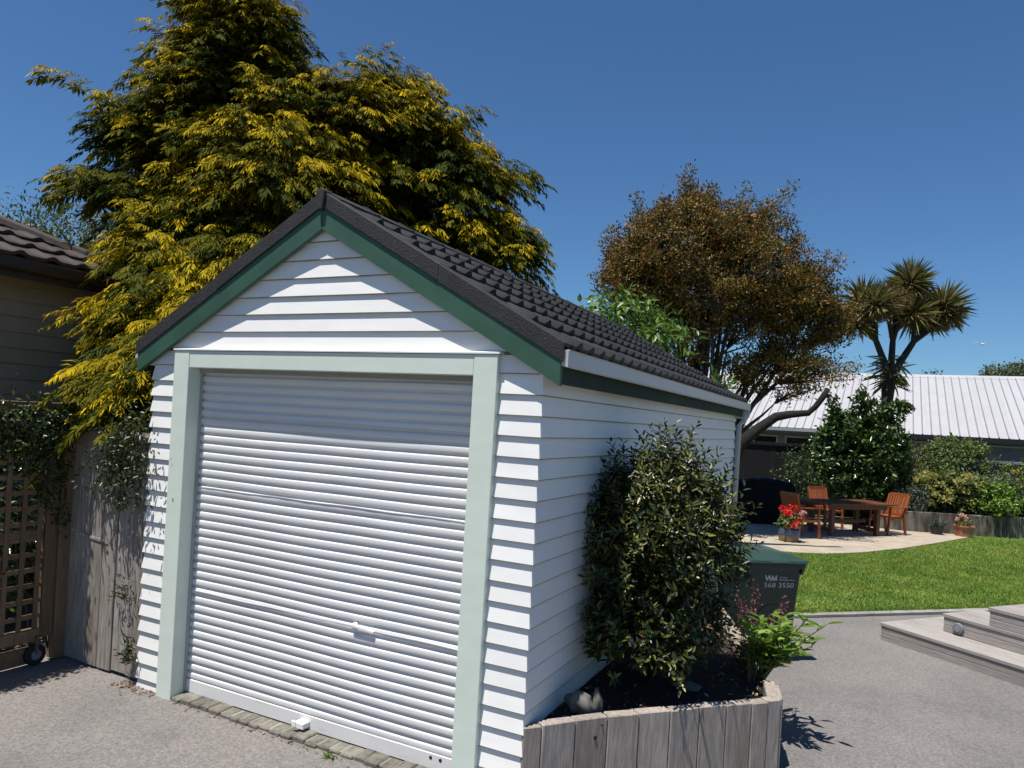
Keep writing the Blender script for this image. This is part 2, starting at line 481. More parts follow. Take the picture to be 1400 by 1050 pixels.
def leaf_arrays(pos, d, nrm, L, W, fold=0.18, bend=0.15):
    """six-vertex folded leaves: two quads each"""
    pos, d = np.asarray(pos, float), unit(np.asarray(d, float))
    nrm = np.asarray(nrm, float)
    nrm = unit(nrm - d * (nrm * d).sum(-1, keepdims=True) + 1e-6)
    sd = np.cross(d, nrm)
    L = np.broadcast_to(np.asarray(L, float), (len(pos),))[:, None]
    W = np.broadcast_to(np.asarray(W, float), (len(pos),))[:, None] / 2
    base = pos
    tip = pos + d * L - nrm * L * bend
    l1 = pos + d * L * 0.3 + sd * W * 0.85 + nrm * W * fold
    r1 = pos + d * L * 0.3 - sd * W * 0.85 + nrm * W * fold
    l2 = pos + d * L * 0.65 + sd * W * 0.8 + nrm * (W * fold - L * bend * 0.4)
    r2 = pos + d * L * 0.65 - sd * W * 0.8 + nrm * (W * fold - L * bend * 0.4)
    V = np.stack([base, l1, l2, tip, r2, r1], 1).reshape(-1, 3)
    i = np.arange(len(pos))[:, None] * 6
    F = np.concatenate([i + np.array([[0, 1, 2, 3]]), i + np.array([[0, 3, 4, 5]])], 1).reshape(-1, 4)
    return V, F


def leaf_object(name, pos, d, nrm, L, W, m, parent=None, fold=0.18, bend=0.15):
    V, F = leaf_arrays(pos, d, nrm, L, W, fold, bend)
    return obj(name, fastmesh(name, V, F), m, parent)


def randdir(n, rg=rng):
    return unit(rg.normal(size=(n, 3)))


def lump(dirs, seed):
    """smooth bumps over the sphere, about -1..1"""
    rg = np.random.default_rng(seed)
    a = rg.normal(size=(7, 3)) * 3.2
    ph = rg.uniform(0, 6.28, 7)
    return np.sin(dirs @ a.T + ph).sum(1) / 3.5


def blob(n, c, rad, shell=0.5, bumps=0.15, seed=1):
    d = randdir(n)
    rr = (shell + (1 - shell) * rng.random(n) ** 0.6) * (1 + bumps * lump(d, seed))
    return np.asarray(c) + d * rr[:, None] * np.asarray(rad), d


def inset(o, loc):
    """shift a mesh given in world coordinates so that it sits under a parent standing at loc"""
    o.data.transform(Matrix.Translation(-Vector(loc)))
    return o


# ================================================================== SETTING
structure('ground', MB().add([(-300, -300, -.03), (300, -300, -.03), (300, 400, -.03), (-300, 400, -.03)], [(0, 1, 2, 3)]), M['ground'])
# the sealed driveway, a subdivided sheet
drv = MB().add([(-14, -16, 0), (14, -16, 0), (14, 14.2, 0), (8.4, 10.1, 0), (5.6, 7.40, 0), (3.9, 5.78, 0), (2.9, 4.95, 0), (2.3, 10.5, 0), (-14, 10.5, 0)],
              [(0, 1, 2, 3, 4, 5, 6, 7, 8)])
structure('driveway', drv, M['asphalt'])
# lawn: edged by the concrete strip in front, by the patio arc behind
arc = [(2.2, 10.55), (2.9, 10.8), (3.53, 11.03), (4.0, 11.33), (4.6, 12.12), (5.26, 13.3), (6.02, 15.0), (6.75, 16.75)]
EDGE = [(2.9, 5.12), (3.9, 5.93), (5.6, 7.56), (8.4, 10.3), (14, 14.8)]
lawn_poly = EDGE + [(14, 22.5), (8.1, 18.4), (6.9, 17.35)] + arc[::-1] + [(2.2, 9.0)]
lw = MB().add([(x, y, 0.012) for x, y in lawn_poly], [tuple(range(len(lawn_poly)))])
structure('lawn', lw, M['lawn'])
# concrete edging strip
ce = MB()
c0 = [(2.9, 4.97), (3.9, 5.80), (5.6, 7.42), (8.4, 10.12), (14, 14.3)]
c1 = [(2.9, 5.14), (3.9, 5.95), (5.6, 7.58), (8.4, 10.32), (14, 14.82)]
for i in range(4):
    a, b, c, d = c0[i], c0[i + 1], c1[i + 1], c1[i]
    ce.add([(*a, 0), (*b, 0), (*c, 0), (*d, 0), (*a, .03), (*b, .03), (*c, .03), (*d, .03)], [(4, 5, 6, 7), (0, 1, 5, 4), (2, 3, 7, 6)])
structure('concrete_edging', ce, M['conc'])
# patio
pat = arc + [(6.95, 17.4), (5.4, 16.9), (4.0, 17.3), (0.5, 16.6), (-1, 13), (0.5, 10.4)]
pm = MB()
n = len(pat)
pm.add([(x, y, 0.03) for x, y in pat] + [(x, y, -.02) for x, y in pat], [tuple(range(n))] + [(i, i + n, (i + 1) % n + n, (i + 1) % n) for i in range(n)])
structure('patio', pm, M['patio'])
# garden bed behind the low wall
bed = MB().add([(4.7, 17.0, .45), (5.5, 16.95, .45), (8.2, 18.4, .45), (13, 21.5, .45), (12.5, 23.1, .45), (3.6, 18.9, .45), (3.6, 17.4, .45)], [tuple(range(7))])
structure('garden_bed', bed, M['soil'])


# grass
def inpoly(px, py, poly):
    ins = np.zeros(len(px), bool)
    j = len(poly) - 1
    for i in range(len(poly)):
        xi, yi = poly[i]
        xj, yj = poly[j]
        c = ((yi > py) != (yj > py)) & (px < (xj - xi) * (py - yi) / (yj - yi + 1e-12) + xi)
        ins ^= c
        j = i
    return ins


N = 420000
gx, gy = rng.uniform(2.9, 13, N), rng.uniform(5.1, 20.5, N)
keep = inpoly(gx, gy, lawn_poly) & (rng.random(N) < np.clip(1.5 - (gy - 5) / 11, 0.3, 1))
# keep to what the view can reach
keep &= (gx - 4.6) < (gy + 3.7) * 0.62
gx, gy = gx[keep], gy[keep]
n = len(gx)
clump = np.sin(gx * 2.3 + 1.3 * np.sin(gy * 1.7)) * np.sin(gy * 2.9 + gx) * 0.5 + 0.5
h = rng.uniform(0.018, 0.04, n) * (0.8 + 0.6 * clump)
an = rng.uniform(0, 6.28, n)
P0 = np.stack([gx, gy, np.full(n, 0.012)], 1)
side = np.stack([np.cos(an), np.sin(an), np.zeros(n)], 1) * rng.uniform(0.004, 0.008, n)[:, None]
lean = np.stack([rng.normal(0, .5, n), rng.normal(0, .5, n), np.ones(n)], 1) * h[:, None]
V = np.stack([P0 - side, P0 + side, P0 + lean], 1).reshape(-1, 3)
o = obj('grass', fastmesh('grass', V, np.arange(3 * n).reshape(-1, 3)), M['grass'])
tag(o, 'short mown green grass blades of the lawn', 'grass', kind='stuff')
# longer tufts along the concrete strip
n = 2600
t = rng.random(n)
ed = np.array(c1)
k = np.minimum((t * 3).astype(int), 2)
tt = t * 3 - k
bx = ed[k] + (ed[k + 1] - ed[k]) * tt[:, None]
P0 = np.stack([bx[:, 0] - .02 + rng.normal(0, .03, n), bx[:, 1] + .03 + rng.normal(0, .03, n), np.full(n, .01)], 1)
an = rng.uniform(0, 6.28, n)
h = rng.uniform(.03, .085, n)
side = np.stack([np.cos(an), np.sin(an), np.zeros(n)], 1) * .005
lean = np.stack([rng.normal(0, .45, n), rng.normal(-.2, .45, n), np.ones(n)], 1) * h[:, None]
V = np.stack([P0 - side, P0 + side, P0 + lean], 1).reshape(-1, 3)
o = obj('edge_grass', fastmesh('edge_grass', V, np.arange(3 * n).reshape(-1, 3)), M['grass'])
tag(o, 'longer grass fringe along the pale concrete edging', 'grass', kind='stuff')
# loose stone chips on the asphalt
n = 1500
pos = np.stack([np.concatenate([rng.uniform(-1.5, 2.9, 700), rng.uniform(3.4, 6.0, 800)]), np.concatenate([rng.uniform(-1.4, -.05, 700), rng.uniform(.3, 5.6, 800)]), np.full(n, .002)], 1)
d = randdir(n); d[:, 2] = np.abs(d[:, 2]) * .2
L = rng.uniform(.004, .011, n)
V, F = leaf_arrays(pos, d, np.tile([0, 0, 1.], (n, 1)), L, L * .8, .6, -.2)
tag(obj('stone_chips', fastmesh('stone_chips', V, F), M['chip']), 'loose pale stone chips scattered on the asphalt', 'gravel', kind='stuff')

# ================================================================== GARAGE
W_, B_, ZT, ZL = 2.702, 0.156, 2.57, 2.447
XL, XC, WY, YB = -0.255, 2.957, 0.06, 6.57
XM, T = W_ / 2, 0.5596
EX = 0.120
garage = root('garage', 'white weatherboard garage with green gable trim and charcoal tiled roof', 'garage')


def board_prof(ex=None):
    EX = ex or 0.120
    return [(0.0, 0.0), (0.026, 0.0), (0.0265, 0.0045), (0.009, EX + .012), (0.0, EX + .012)]


def edge_grime_shade(o, z):
    """painted lap shade plus edge dirt on the underside and the lowest few millimetres"""
    o.data.materials.append(M['grime_shade'])
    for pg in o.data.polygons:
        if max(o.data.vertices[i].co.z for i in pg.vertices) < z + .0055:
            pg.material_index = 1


def wall_board(name, a0, a1, z, fixed, axis, sgn, mitre0, mitre1, m, parent, top=None, ex=None):
    """one lapped board; axis x: runs in x on plane y=fixed facing sgn*y ; axis y: runs in y on plane x=fixed facing sgn*x"""
    pr = board_prof(ex)
    vs = []
    for end, mt in ((a0, mitre0), (a1, mitre1)):
        for o_, zz in pr:
            e = end + mt * o_
            zt = z + (zz if top is None else min(zz, top))
            vs.append((e, fixed + sgn * o_, zt) if axis == 'x' else (fixed + sgn * o_, e, zt))
    k = len(pr)
    mb = MB().add(vs, [tuple(range(k)), tuple(range(2 * k - 1, k - 1, -1))] + [(i, i + k, (i + 1) % k + k, (i + 1) % k) for i in range(k)])
    o = mb.build(name, m, parent)
    edge_grime_shade(o, z)
    return o


nb = 22
z_first = 2.585 - nb * EX        # courses line up with the top of the door frame
for i in range(nb):
    z = z_first + i * EX
    tp = None
    if z + EX > 2.575: tp = EX - .012
    j = random.uniform(-.0015, .0015)
    wall_board('weatherboard', XL, -.003 + .006, z + j, WY, 'x', -1, -1, 0, M['white'], garage, tp)
    wall_board('weatherboard', W_ - .003, XC, z + j, WY, 'x', -1, 0, 1, M['white'], garage, tp)
    # long right-hand wall, mitred at the front corner
    if z < 2.44:
        cut = random.uniform(1.6, 5.2)          # each course is two lengths butted together
        wall_board('weatherboard', WY, cut - .001, z + j, XC + random.uniform(-.001, .001), 'y', 1, -1, 0, M['white'], garage)
        wall_board('weatherboard', cut + .001, YB, z + j + random.uniform(-.001, .001), XC + random.uniform(-.001, .001), 'y', 1, 0, 1, M['white'], garage)
        wall_board('weatherboard', WY, YB, z + j, XL, 'y', -1, -1, 1, M['white'], garage)
        wall_board('weatherboard', XL, XC, z + j, YB, 'x', 1, -1, 1, M['white'], garage)
# gable boards
for gi in range(7):
    z = 2.588 + gi * EX
    hw = lambda zz: max(0.02, (3.378 + .10 - zz) / T)
    for yy, sg in ((WY, -1), (YB, 1)):
        zt = min(EX + .012, 3.46 - z)
        if zt < .03: continue
        pr = [(0, 0), (.026, 0), (.0265, .0045), (.009, zt), (0, zt)]
        vs = []
        for s in (-1, 1):
            for o_, zz in pr:
                vs.append((XM + s * hw(z + zz), yy + sg * o_, z + zz))
        k = 5
        gb = MB().add(vs, [tuple(range(k)), tuple(range(2 * k - 1, k - 1, -1))] + [(i, i + k, (i + 1) % k + k, (i + 1) % k) for i in range(k)])
        edge_grime_shade(gb.build('weatherboard', M['white'], garage), z)
# inner lining behind the boards so no light leaks
lin = MB()
lin.box(XL + .01, XC - .01, YB - .02, YB - .002, 0, 2.6)
lin.box(XL + .002, XL + .02, WY + .03, YB - .03, 0, 2.5)
lin.box(XC - .02, XC - .002, WY + .03, YB - .03, 0, 2.5)
lin.box(XL + .02, .0, WY + .002, WY + .02, 0, 2.6)
lin.box(W_, XC - .02, WY + .002, WY + .02, 0, 2.6)
lin.prism([(XL + .05, 2.6), (XC - .05, 2.6), (XM, 3.42)], WY + .002, WY + .02)
lin.prism([(XL + .05, 2.6), (XC - .05, 2.6), (XM, 3.42)], YB - .02, YB - .002)
lin.build('wall_lining', M['doordark'], garage)

# door frame
MB().box(0, B_, 0, .165, -.01, ZT).build('door_post', M['sage'], garage, .003)
MB().box(W_ - B_, W_, 0, .165, -.01, ZT).build('door_post', M['sage'], garage, .003)
MB().box(B_ + .002, W_ - B_ - .002, .003, .10, ZL, ZT - .001).build('lintel', M['sage'], garage, .003)
cp = MB().prism([(-.006, ZT + .003), (-.006, ZT + .012), (WY, ZT + .03), (WY, ZT + .003)], -.008, W_ + .012, 'x')
cp.build('drip_cap', M['white'], garage)

# roller door
door = MB()
pit = 0.0635
prof = []
z = 0.125
Y0 = .150
while z < 2.56:
    # seam courses sit flatter
    prof += [(Y0, z), (Y0 - .004, z + .004), (Y0 - .0165, z + .009), (Y0 - .018, z + .014), (Y0 - .018, z + .040), (Y0 - .0165, z + .045), (Y0 - .004, z + .052), (Y0, z + .056)]
    z += pit
xs = np.linspace(B_ - .012, W_ - B_ + .012, 29)
V = []
for x in xs:
    for k, (yy, zz) in enumerate(prof):
        sag = .0022 * math.sin(x * 2.1 + zz * 1.3) + .001 * math.sin(x * 5.0 + zz * 4)
        bow = .003 * math.sin(x * 3.1) * math.sin(zz * 2.2)
        V.append((x, yy + bow, zz + sag))
k = len(prof)
F = [(i * k + j, i * k + j + 1, (i + 1) * k + j + 1, (i + 1) * k + j) for i in range(len(xs) - 1) for j in range(k - 1)]
rd = obj('roller_door', fastmesh('roller_door', V, F), M['door'], garage)
MB().box(B_ - .012, W_ - B_ + .012, .128, .150, .03, .128).build('bottom_rail', M['door'], rd, .004)
MB().box(B_ + .001, B_ + .012, .112, .17, .03, 2.5).build('side_guide', M['metal'], rd)
MB().box(W_ - B_ - .012, W_ - B_ - .001, .112, .17, .03, 2.5).build('side_guide', M['metal'], rd)
MB().box(B_ - .01, W_ - B_ + .01, .17, .19, 0, 2.6).build('door_backing', M['doordark'], rd)
MB().box(B_ + .003, W_ - B_ - .003, .101, .16, ZL - .03, ZL + .05).build('head_rail', M['doordark'], rd)
# lever handle with its escutcheon
hb = MB().tube([(1.70, .135, .80), (1.70, .116, .80)], .022, 12)
hd = hb.build('handle_boss', M['door'], rd, smooth=False)
MB().bar((1.685, .112, .803), (1.86, .118, .783), .012, .022).build('lever_handle', M['white'], rd, .004)
bk = MB().box(1.29, 1.37, .06, .128, .055, .095)
bk.box(1.27, 1.31, .055, .07, .06, .10)
bk.build('door_stop_bracket', M['white'], rd, .004)
for hx in (2.33, 2.40):
    MB().tube([(hx, .1285, .10), (hx, .1262, .10)], .011, 10).build('bolt_hole', M['black'], rd)
# raised seams where the door sheets were joined
for zs in (.79, 1.565, 2.10):
    sm = MB()
    for i in range(26):
        xa, xb = B_ + .012 + i * .0916, B_ + .012 + (i + 1) * .0916
        sm.bar((xa, .1315 - .0006 * (i % 2), zs + .002 * math.sin(i * .9)), (xb, .1315 - .0006 * (i % 2), zs + .002 * math.sin(i * .9 + .9)), .006, .005)
    sm.build('sheet_seam', M['door'], rd)

# brick threshold under the door
th = root('brick_threshold', 'row of worn grey bricks under the roller door', 'threshold', (0, 0, 0))
x = B_ + .012
while x < W_ - B_ - .03:
    w = random.uniform(.085, .12)
    x1 = min(x + w, W_ - B_ - .01)
    dz = random.uniform(-.012, .004)
    y0 = random.uniform(-.012, .008)
    MB().box(x + .003, x1 - .003, y0, .165, -.02, .034 + dz).build('brick', M['brick'], th, .008)
    x = x1
MB().box(B_ + .006, W_ - B_ - .006, .012, .165, -.02, .022).build('mortar', M['conc'], th)

# barge boards (front and back) and black capping
for yb0, yb1, yc0, yc1, yc2 in ((-.012, .02, -.020, -.0135, .10), (YB - .03, YB + .03, YB + .032, YB + .05, YB - .06)):
    for s in (-1, 1):
        xt = XM + s * 1.748
        low = lambda xx: 3.378 - T * abs(xx - XM)
        e = .001 * s
        MB().prism([(XM + e, low(XM)), (xt, low(xt)), (xt, low(xt) + .147), (XM + e, low(XM) + .147)], yb0, yb1).build('barge_board', M['green'], garage, .002)
        # capping: one folded strip in two lengths, the upper lapping the lower
        for (xa, xb, lift) in ((XM + e, XM + s * .93, .004), (XM + s * .90, XM + s * 1.765, 0)):
            c = MB()
            za, zb = low(xa) + .140 + lift, low(xb) + .140 + lift
            c.prism([(xa, za), (xb, zb), (xb, zb + .108), (xa, za + .108)], min(yc0, yc1) - lift, max(yc0, yc1))
            c.prism([(xa, za + .085), (xb, zb + .085), (xb, zb + .1085), (xa, za + .1085)], min(yc1, yc2), max(yc1, yc2))
            c.build('barge_cap', M['cap'], garage, .006)
# apex cover
MB().prism([(XM - .02, 3.50), (XM + .02, 3.50), (XM + .035, 3.625), (XM, 3.646), (XM - .035, 3.625)], -.046, .05).build('apex_cap', M['cap'], garage, .006)

# roof underlay
ZR = 3.612
dk = MB()
for s in (-1, 1):
    xa, xb = XM, XM + s * 1.74
    dk.prism([(xa, ZR - .05), (xb, ZR - .05 - T * 1.74), (xb, ZR - .075 - T * 1.74), (xa, ZR - .075)], .025, YB - .035)
dk.build('roof_deck', M['tile'], garage)
# pressed tiles: scalloped along the eave direction, stepped down the slope
ang = math.atan(T)
SL = 1.748 / math.cos(ang)
ROWS, TW = 6, 0.198
RP = SL / ROWS
u_ = np.linspace(0, TW, 11)
hh = .034 * np.maximum(0, np.cos(2 * math.pi * (u_ / TW - .5))) ** 1.3
tv = []
for (sv, off) in ((0, -.004), (RP * .5, .006), (RP + .014, .027), (RP + .018, .022), (RP + .014, -.010)):
    for uu, hv in zip(u_, hh):
        tv.append((uu, sv, off + (hv if off > -.01 else hv * .75) * (0.55 + .45 * sv / RP)))
nu = len(u_)
tf = [(i * nu + j, i * nu + j + 1, (i + 1) * nu + j + 1, (i + 1) * nu + j) for i in range(4) for j in range(nu - 1)]
tile_me = fastmesh('roof_tile', np.array(tv), np.array(tf))
tile_me.materials.append(M['tile'])
cols = int((YB - .05 - .09) / TW)
ca, sa = math.cos(ang), math.sin(ang)
farV, farF = [], []
for row in range(ROWS):
    for c in range(cols):
        y = .092 + c * TW
        s0 = row * RP
        j = random.uniform(-.0025, .0025)
        # right slope: local X -> world -y, local Y -> down slope, local Z -> slope normal
        o = obj('roof_tile', tile_me, None, garage)
        m4 = Matrix(((0, ca, sa, XM + s0 * ca), (-1, 0, 0, y + TW), (0, -sa, ca, ZR - .02 - s0 * sa + j), (0, 0, 0, 1)))
        o.matrix_local = m4
        base = len(farV)
        for (a, b, cc) in tv:
            farV.append((XM - (s0 + b) * ca - cc * sa, y + a, ZR - .02 - (s0 + b) * sa + cc * ca))
        farF += [tuple(i + base for i in q) for q in tf]
o = obj('roof_tiles', fastmesh('roof_tiles', np.array(farV), np.array(farF)), M['tile'], garage)
tag(o, kind='stuff')
# ridge caps
y = .02
while y < YB - .03:
    y1 = min(y + .43, YB + .02)
    c = MB()
    for s in (-1, 1):
        c.prism([(XM, 3.642), (XM + s * .12, 3.642 - T * .12), (XM + s * .118, 3.612 - T * .12), (XM, 3.612)], y, y1 - .012)
        c.prism([(XM, 3.65), (XM + s * .125, 3.65 - T * .125), (XM + s * .118, 3.62 - T * .12), (XM, 3.62)], y1 - .04, y1)
    c.build('ridge_cap', M['cap'], garage)
    y = y1
# eaves: fascia, soffit, gutter, downpipe on each side
for s, xw in ((1, XC), (-1, XL)):
    MB().box(min(xw + s * .100, xw + s * .120), max(xw + s * .100, xw + s * .120), .025, YB - .04, 2.415, 2.60).build('fascia', M['shadegreen'], garage)
    MB().box(min(xw + s * .005, xw + s * .098), max(xw + s * .005, xw + s * .098), .03, YB - .04, 2.46, 2.475).build('soffit', M['white'], garage)
    g = MB()
    q = [(.122, 2.515), (.176, 2.503), (.181, 2.515), (.181, 2.592), (.190, 2.600), (.172, 2.603), (.172, 2.530), (.122, 2.535)]
    g.prism([(xw + s * a, b) for a, b in q], .0, YB + .18)
    g.prism([(xw + s * a, b) for a, b in ((.122, 2.52), (.18, 2.505), (.18, 2.60), (.122, 2.60))], -.002, .004)
    g.prism([(xw + s * a, b) for a, b in ((.122, 2.52), (.18, 2.505), (.18, 2.60), (.122, 2.60))], YB + .176, YB + .183)
    g.build('gutter', M['gutter'], garage)
    MB().tube([(xw + s * .15, YB + .13, 2.52), (xw + s * .15, YB + .13, 2.44), (xw + s * .12, YB + .10, 2.38), (xw + s * .06, YB + .08, 2.30), (xw + s * .055, YB + .08, .05)], .034, 10).build('downpipe', M['gutter'], garage, smooth=True)
gd = MB().box(XC + .03, XC + .16, YB - .09, YB - .02, 2.39, 2.50)
gd.build('eave_bracket', M['greytrim'], garage)

# ================================================================== TIMBER FENCE beside the garage
fn = root('paling_fence', 'weathered grey timber fence panel between garage and lattice gate', 'fence', (-.75, .1, 0))
xs = [-1.315, -1.15, -.985, -.825, -.655, -.47, -.285]
for i in range(6):
    b = MB().box(xs[i] + .004 + .75, xs[i + 1] - .004 + .75, -.012 + random.uniform(-.010, .010), .012, .02 + random.uniform(0, .02), 1.87)
    b.build('paling', M['fence'], fn, .003)
MB().box(-.565, .47, .03, .034, .03, 1.8).build('gap_dark_sheet', M['black'], fn)  # black sheet added so the gaps between palings read dark
MB().box(-.565, .47, .036, .075, .95, 1.04).build('fence_rail', M['fence'], fn)
MB().box(-.565, .47, .036, .075, 1.70, 1.79).build('fence_rail', M['fence'], fn)
MB().tube([(-.52, 0, 1.895), (-.2, .002, 1.893), (.1, 0, 1.889), (.46, 0, 1.885)], [.048, .05, .048, .046], 12).build('round_cap', M['fence'], fn, smooth=True)
MB().bar((-.35, -.019, 1.062), (.0, -.019, 1.030), .02, .008, (0, 1, 0)).build('scrape_mark', M['fence'], fn)

# ================================================================== LATTICE GATE
gt = root('lattice_gate', 'brown stained lattice gate overgrown with vine, on a small wheel', 'gate', (-1.3, -.8, 0))
gx = 0.0
MB().box(-.05, .05, .80, .91, 0.02, 2.06).build('gate_post', M['cedar'], gt, .006)
MB().box(-.03, .03, .70, .795, .22, 2.05).build('frame_stile', M['cedar'], gt, .004)
MB().box(-.03, .03, -1.40, -1.30, .22, 2.05).build('frame_stile', M['cedar'], gt, .004)
MB().box(-.03, .03, -1.295, .695, .20, .30).build('frame_rail', M['cedar'], gt, .004)
MB().box(-.045, .045, -1.42, .97, 2.065, 2.125).build('top_rail', M['cedar'], gt, .004)
MB().box(-.012, .012, -1.295, .695, 1.03, 1.10).build('frame_rail', M['cedar'], gt, .004)
sv_me = MB().box(-.006, .006, -.019, .019, .30, 2.06).mesh('lattice_strip', .002)
sv_me.materials.append(M['cedar'])
sh_me = MB().box(-.006, .006, -1.295, .695, -.019, .019).mesh('lattice_strip', .002)
sh_me.materials.append(M['cedar'])
yy = -1.22
while yy < .68:
    obj('lattice_strip', sv_me, None, gt, (.014, yy, 0))
    yy += .125
zz = .40
while zz < 2.03:
    obj('lattice_strip', sh_me, None, gt, (-.0, 0, zz))
    zz += .125
wv = MB()
wv.tube([(.0, .665, .09), (.045, .665, .09)], .085, 18)
wh = wv.build('wheel', M['rubber'], gt, .008)
MB().tube([(.046, .665, .09), (.050, .665, .09)], .04, 14).build('wheel_hub', M['greywall'], wh)
MB().box(-.02, .055, .655, .675, .10, .24).build('wheel_bracket', M['cedar'], gt)
MB().box(-.035, .01, -1.40, .70, .02, .15).build('kick_board', M['cedar'], gt, .004)

# ================================================================== NEIGHBOUR HOUSE on the left
nh = root('neighbour_house', 'shaded beige weatherboard house with dark brown tiled roof', 'house', (-3.0, -1.0, 0))
# local: wall plane x=0 facing +x, far corner at y=2.35
CY = 2.37
zb = .15
while zb < 3.25:
    wall_board('weatherboard', -6.0, CY, zb, 0.0, 'y', 1, 0, 0, M['beige'], nh, ex=.155)
    zb += .155
MB().box(-.15, -.01, -6, CY - .005, 0, 3.45).build('wall_lining', M['beige'], nh)
MB().box(-6, -.16, CY - .15, CY - .006, 0, 3.45).build('end_wall', M['beige'], nh)
MB().box(-.02, .032, CY - .005, CY + .03, .1, 3.33).build('corner_board', M['beige'], nh)
MB().box(.03, .36, -6, CY + .34, 3.30, 3.32).build('soffit', M['beige'], nh)
MB().box(.362, .385, -6, CY + .362, 3.27, 3.44).build('fascia', M['gutterbrown'], nh)
MB().prism([(.387, 3.345), (.45, 3.335), (.47, 3.36), (.47, 3.43), (.455, 3.43), (.445, 3.36), (.387, 3.37)], -6, CY + .42).build('gutter', M['gutterbrown'], nh)
T2 = math.tan(R(24))
ca2, sa2 = math.cos(R(24)), math.sin(R(24))
EZ, EXX, EY = 3.46, .42, CY + .40
rs = MB()
hipL = 4.0
rs.add([(EXX, -6, EZ), (EXX, EY, EZ), (EXX - hipL, EY - hipL, EZ + hipL * T2), (EXX - hipL, -6, EZ + hipL * T2),
        (EXX - 2 * hipL, EY, EZ), (EXX - 2 * hipL, -6, EZ)], [(0, 1, 2, 3), (1, 4, 2), (3, 2, 4, 5)])
rs.build('roof', M['tilebrown'], nh)
TW2, RP2 = .30, .36
t2 = np.array(tv) * np.array([TW2 / TW, RP2 / RP, 1.0])
t2_me = fastmesh('roof_tile', t2, np.array(tf))
t2_me.materials.append(M['tilebrown'])
for row in range(8):
    sd_ = (row + 1) * RP2            # distance of tile top edge up the slope from the eave
    xt, zt = EXX + .03 - sd_ * ca2, EZ + sd_ * sa2 + .012
    yend = EY - (row + .4) * RP2 * ca2
    y = yend - TW2
    k = 0
    while y > -1.3 and k < 12:
        o = obj('roof_tile', t2_me, None, nh)
        o.matrix_local = Matrix(((0, ca2, sa2, xt), (-1, 0, 0, y + TW2), (0, -sa2, ca2, zt), (0, 0, 0, 1)))
        y -= TW2
        k += 1
hc = MB()
hc.tube([(EXX, EY, EZ + .03), (EXX - hipL, EY - hipL, EZ + hipL * T2 + .03)], .07, 8)
hc.build('hip_cap', M['tilebrown'], nh)

# ================================================================== PLANTER
pl = root('timber_planter', 'raised planter of silvered upright timber sleepers against the garage', 'planter', (3.5, 1.2, 0))
path = [Vector(p) for p in ((2.985, .03), (3.14, .225), (3.30, .43), (3.46, .60), (3.63, .78), (3.80, .965), (3.965, 1.14), (4.11, 1.29), (4.205, 1.40))]
ptsx = []
# plank boundaries measured along the front
lens = [0]
for a, b in zip(path[:-1], path[1:]): lens.append(lens[-1] + (b - a).length)


def along(t):
    for i in range(len(path) - 1):
        if t <= lens[i + 1] or i == len(path) - 2:
            q = (t - lens[i]) / (lens[i + 1] - lens[i])
            return path[i].lerp(path[i + 1], q)


tot = lens[-1]
marks = [0, .065, .185, .305, .42, .54, .655, .765, .87, .94, 1.0]
for i in range(len(marks) - 1):
    a, b = along(marks[i] * tot), along(marks[i + 1] * tot)
    d = (b - a).normalized()
    nn = Vector((-d.y, d.x))
    a2, b2 = a + d * .0025, b - d * .0025
    j = random.uniform(-.004, .004)
    hz = .475 + random.uniform(-.006, .006)
    q = [a2 + nn * j, b2 + nn * j, b2 + nn * (.075 + j), a2 + nn * (.075 + j)]
    m_ = MB()
    m_.add([(p.x - 3.5, p.y - 1.2, -.02) for p in q] + [(p.x - 3.5, p.y - 1.2, hz + random.uniform(-.003, .003)) for p in q],
           [(0, 3, 2, 1), (4, 5, 6, 7), (0, 1, 5, 4), (1, 2, 6, 5), (2, 3, 7, 6), (3, 0, 4, 7)])
    sl = m_.build('sleeper', M['sleeper'], pl, .005)
    if i == 2:
        for (t_, zz, rr) in ((.62, .36, .011), (.82, .43, .006)):
            c = a.lerp(b, t_)
            MB().tube([(c.x - 3.5 - nn.x * .004, c.y - 1.2 - nn.y * .004, zz), (c.x - 3.5 + nn.x * .01, c.y - 1.2 + nn.y * .01, zz)], rr, 8).build('nail_hole', M['black'], sl)
# corner block and the right-hand side
def side_piece(name, a, b, thick, z0, z1, m, bev=.006):
    a, b = Vector(a), Vector(b)
    d = (b - a).normalized()
    nn = Vector((-d.y, d.x))
    q = [a, b, b + nn * thick, a + nn * thick]
    mm = MB().add([(p.x - 3.5, p.y - 1.2, z0) for p in q] + [(p.x - 3.5, p.y - 1.2, z1) for p in q],
                  [(0, 3, 2, 1), (4, 5, 6, 7), (0, 1, 5, 4), (1, 2, 6, 5), (2, 3, 7, 6), (3, 0, 4, 7)])
    return mm.build(name, m, pl, bev)


side_piece('sleeper', (4.212, 1.41), (4.16, 1.66), .10, -.02, .482, M['sleeper'])
side_piece('sleeper', (4.157, 1.667), (4.11, 1.86), .08, -.02, .44, M['sleeper'])
side_piece('sleeper', (4.105, 1.867), (3.87, 2.55), .08, -.02, .38, M['mossy'], .012)
side_piece('sleeper', (3.90, 2.40), (3.42, 3.72), .13, .30, .50, M['mossy'], .02)
side_piece('sleeper', (3.905, 2.41), (3.425, 3.73), .12, -.02, .29, M['mossy'], .02)
side_piece('sleeper', (3.41, 3.74), (3.0, 3.95), .10, -.02, .46, M['mossy'], .02)
poly = [(2.985, .06), (3.3, .47), (3.8, 1.02), (4.16, 1.42), (4.08, 1.75), (3.86, 2.42), (3.36, 3.72), (2.985, 3.9)]
n = len(poly)
soil = MB()
ring = [(x, y, .40 + .03 * math.sin(x * 7 + y * 5)) for x, y in poly]
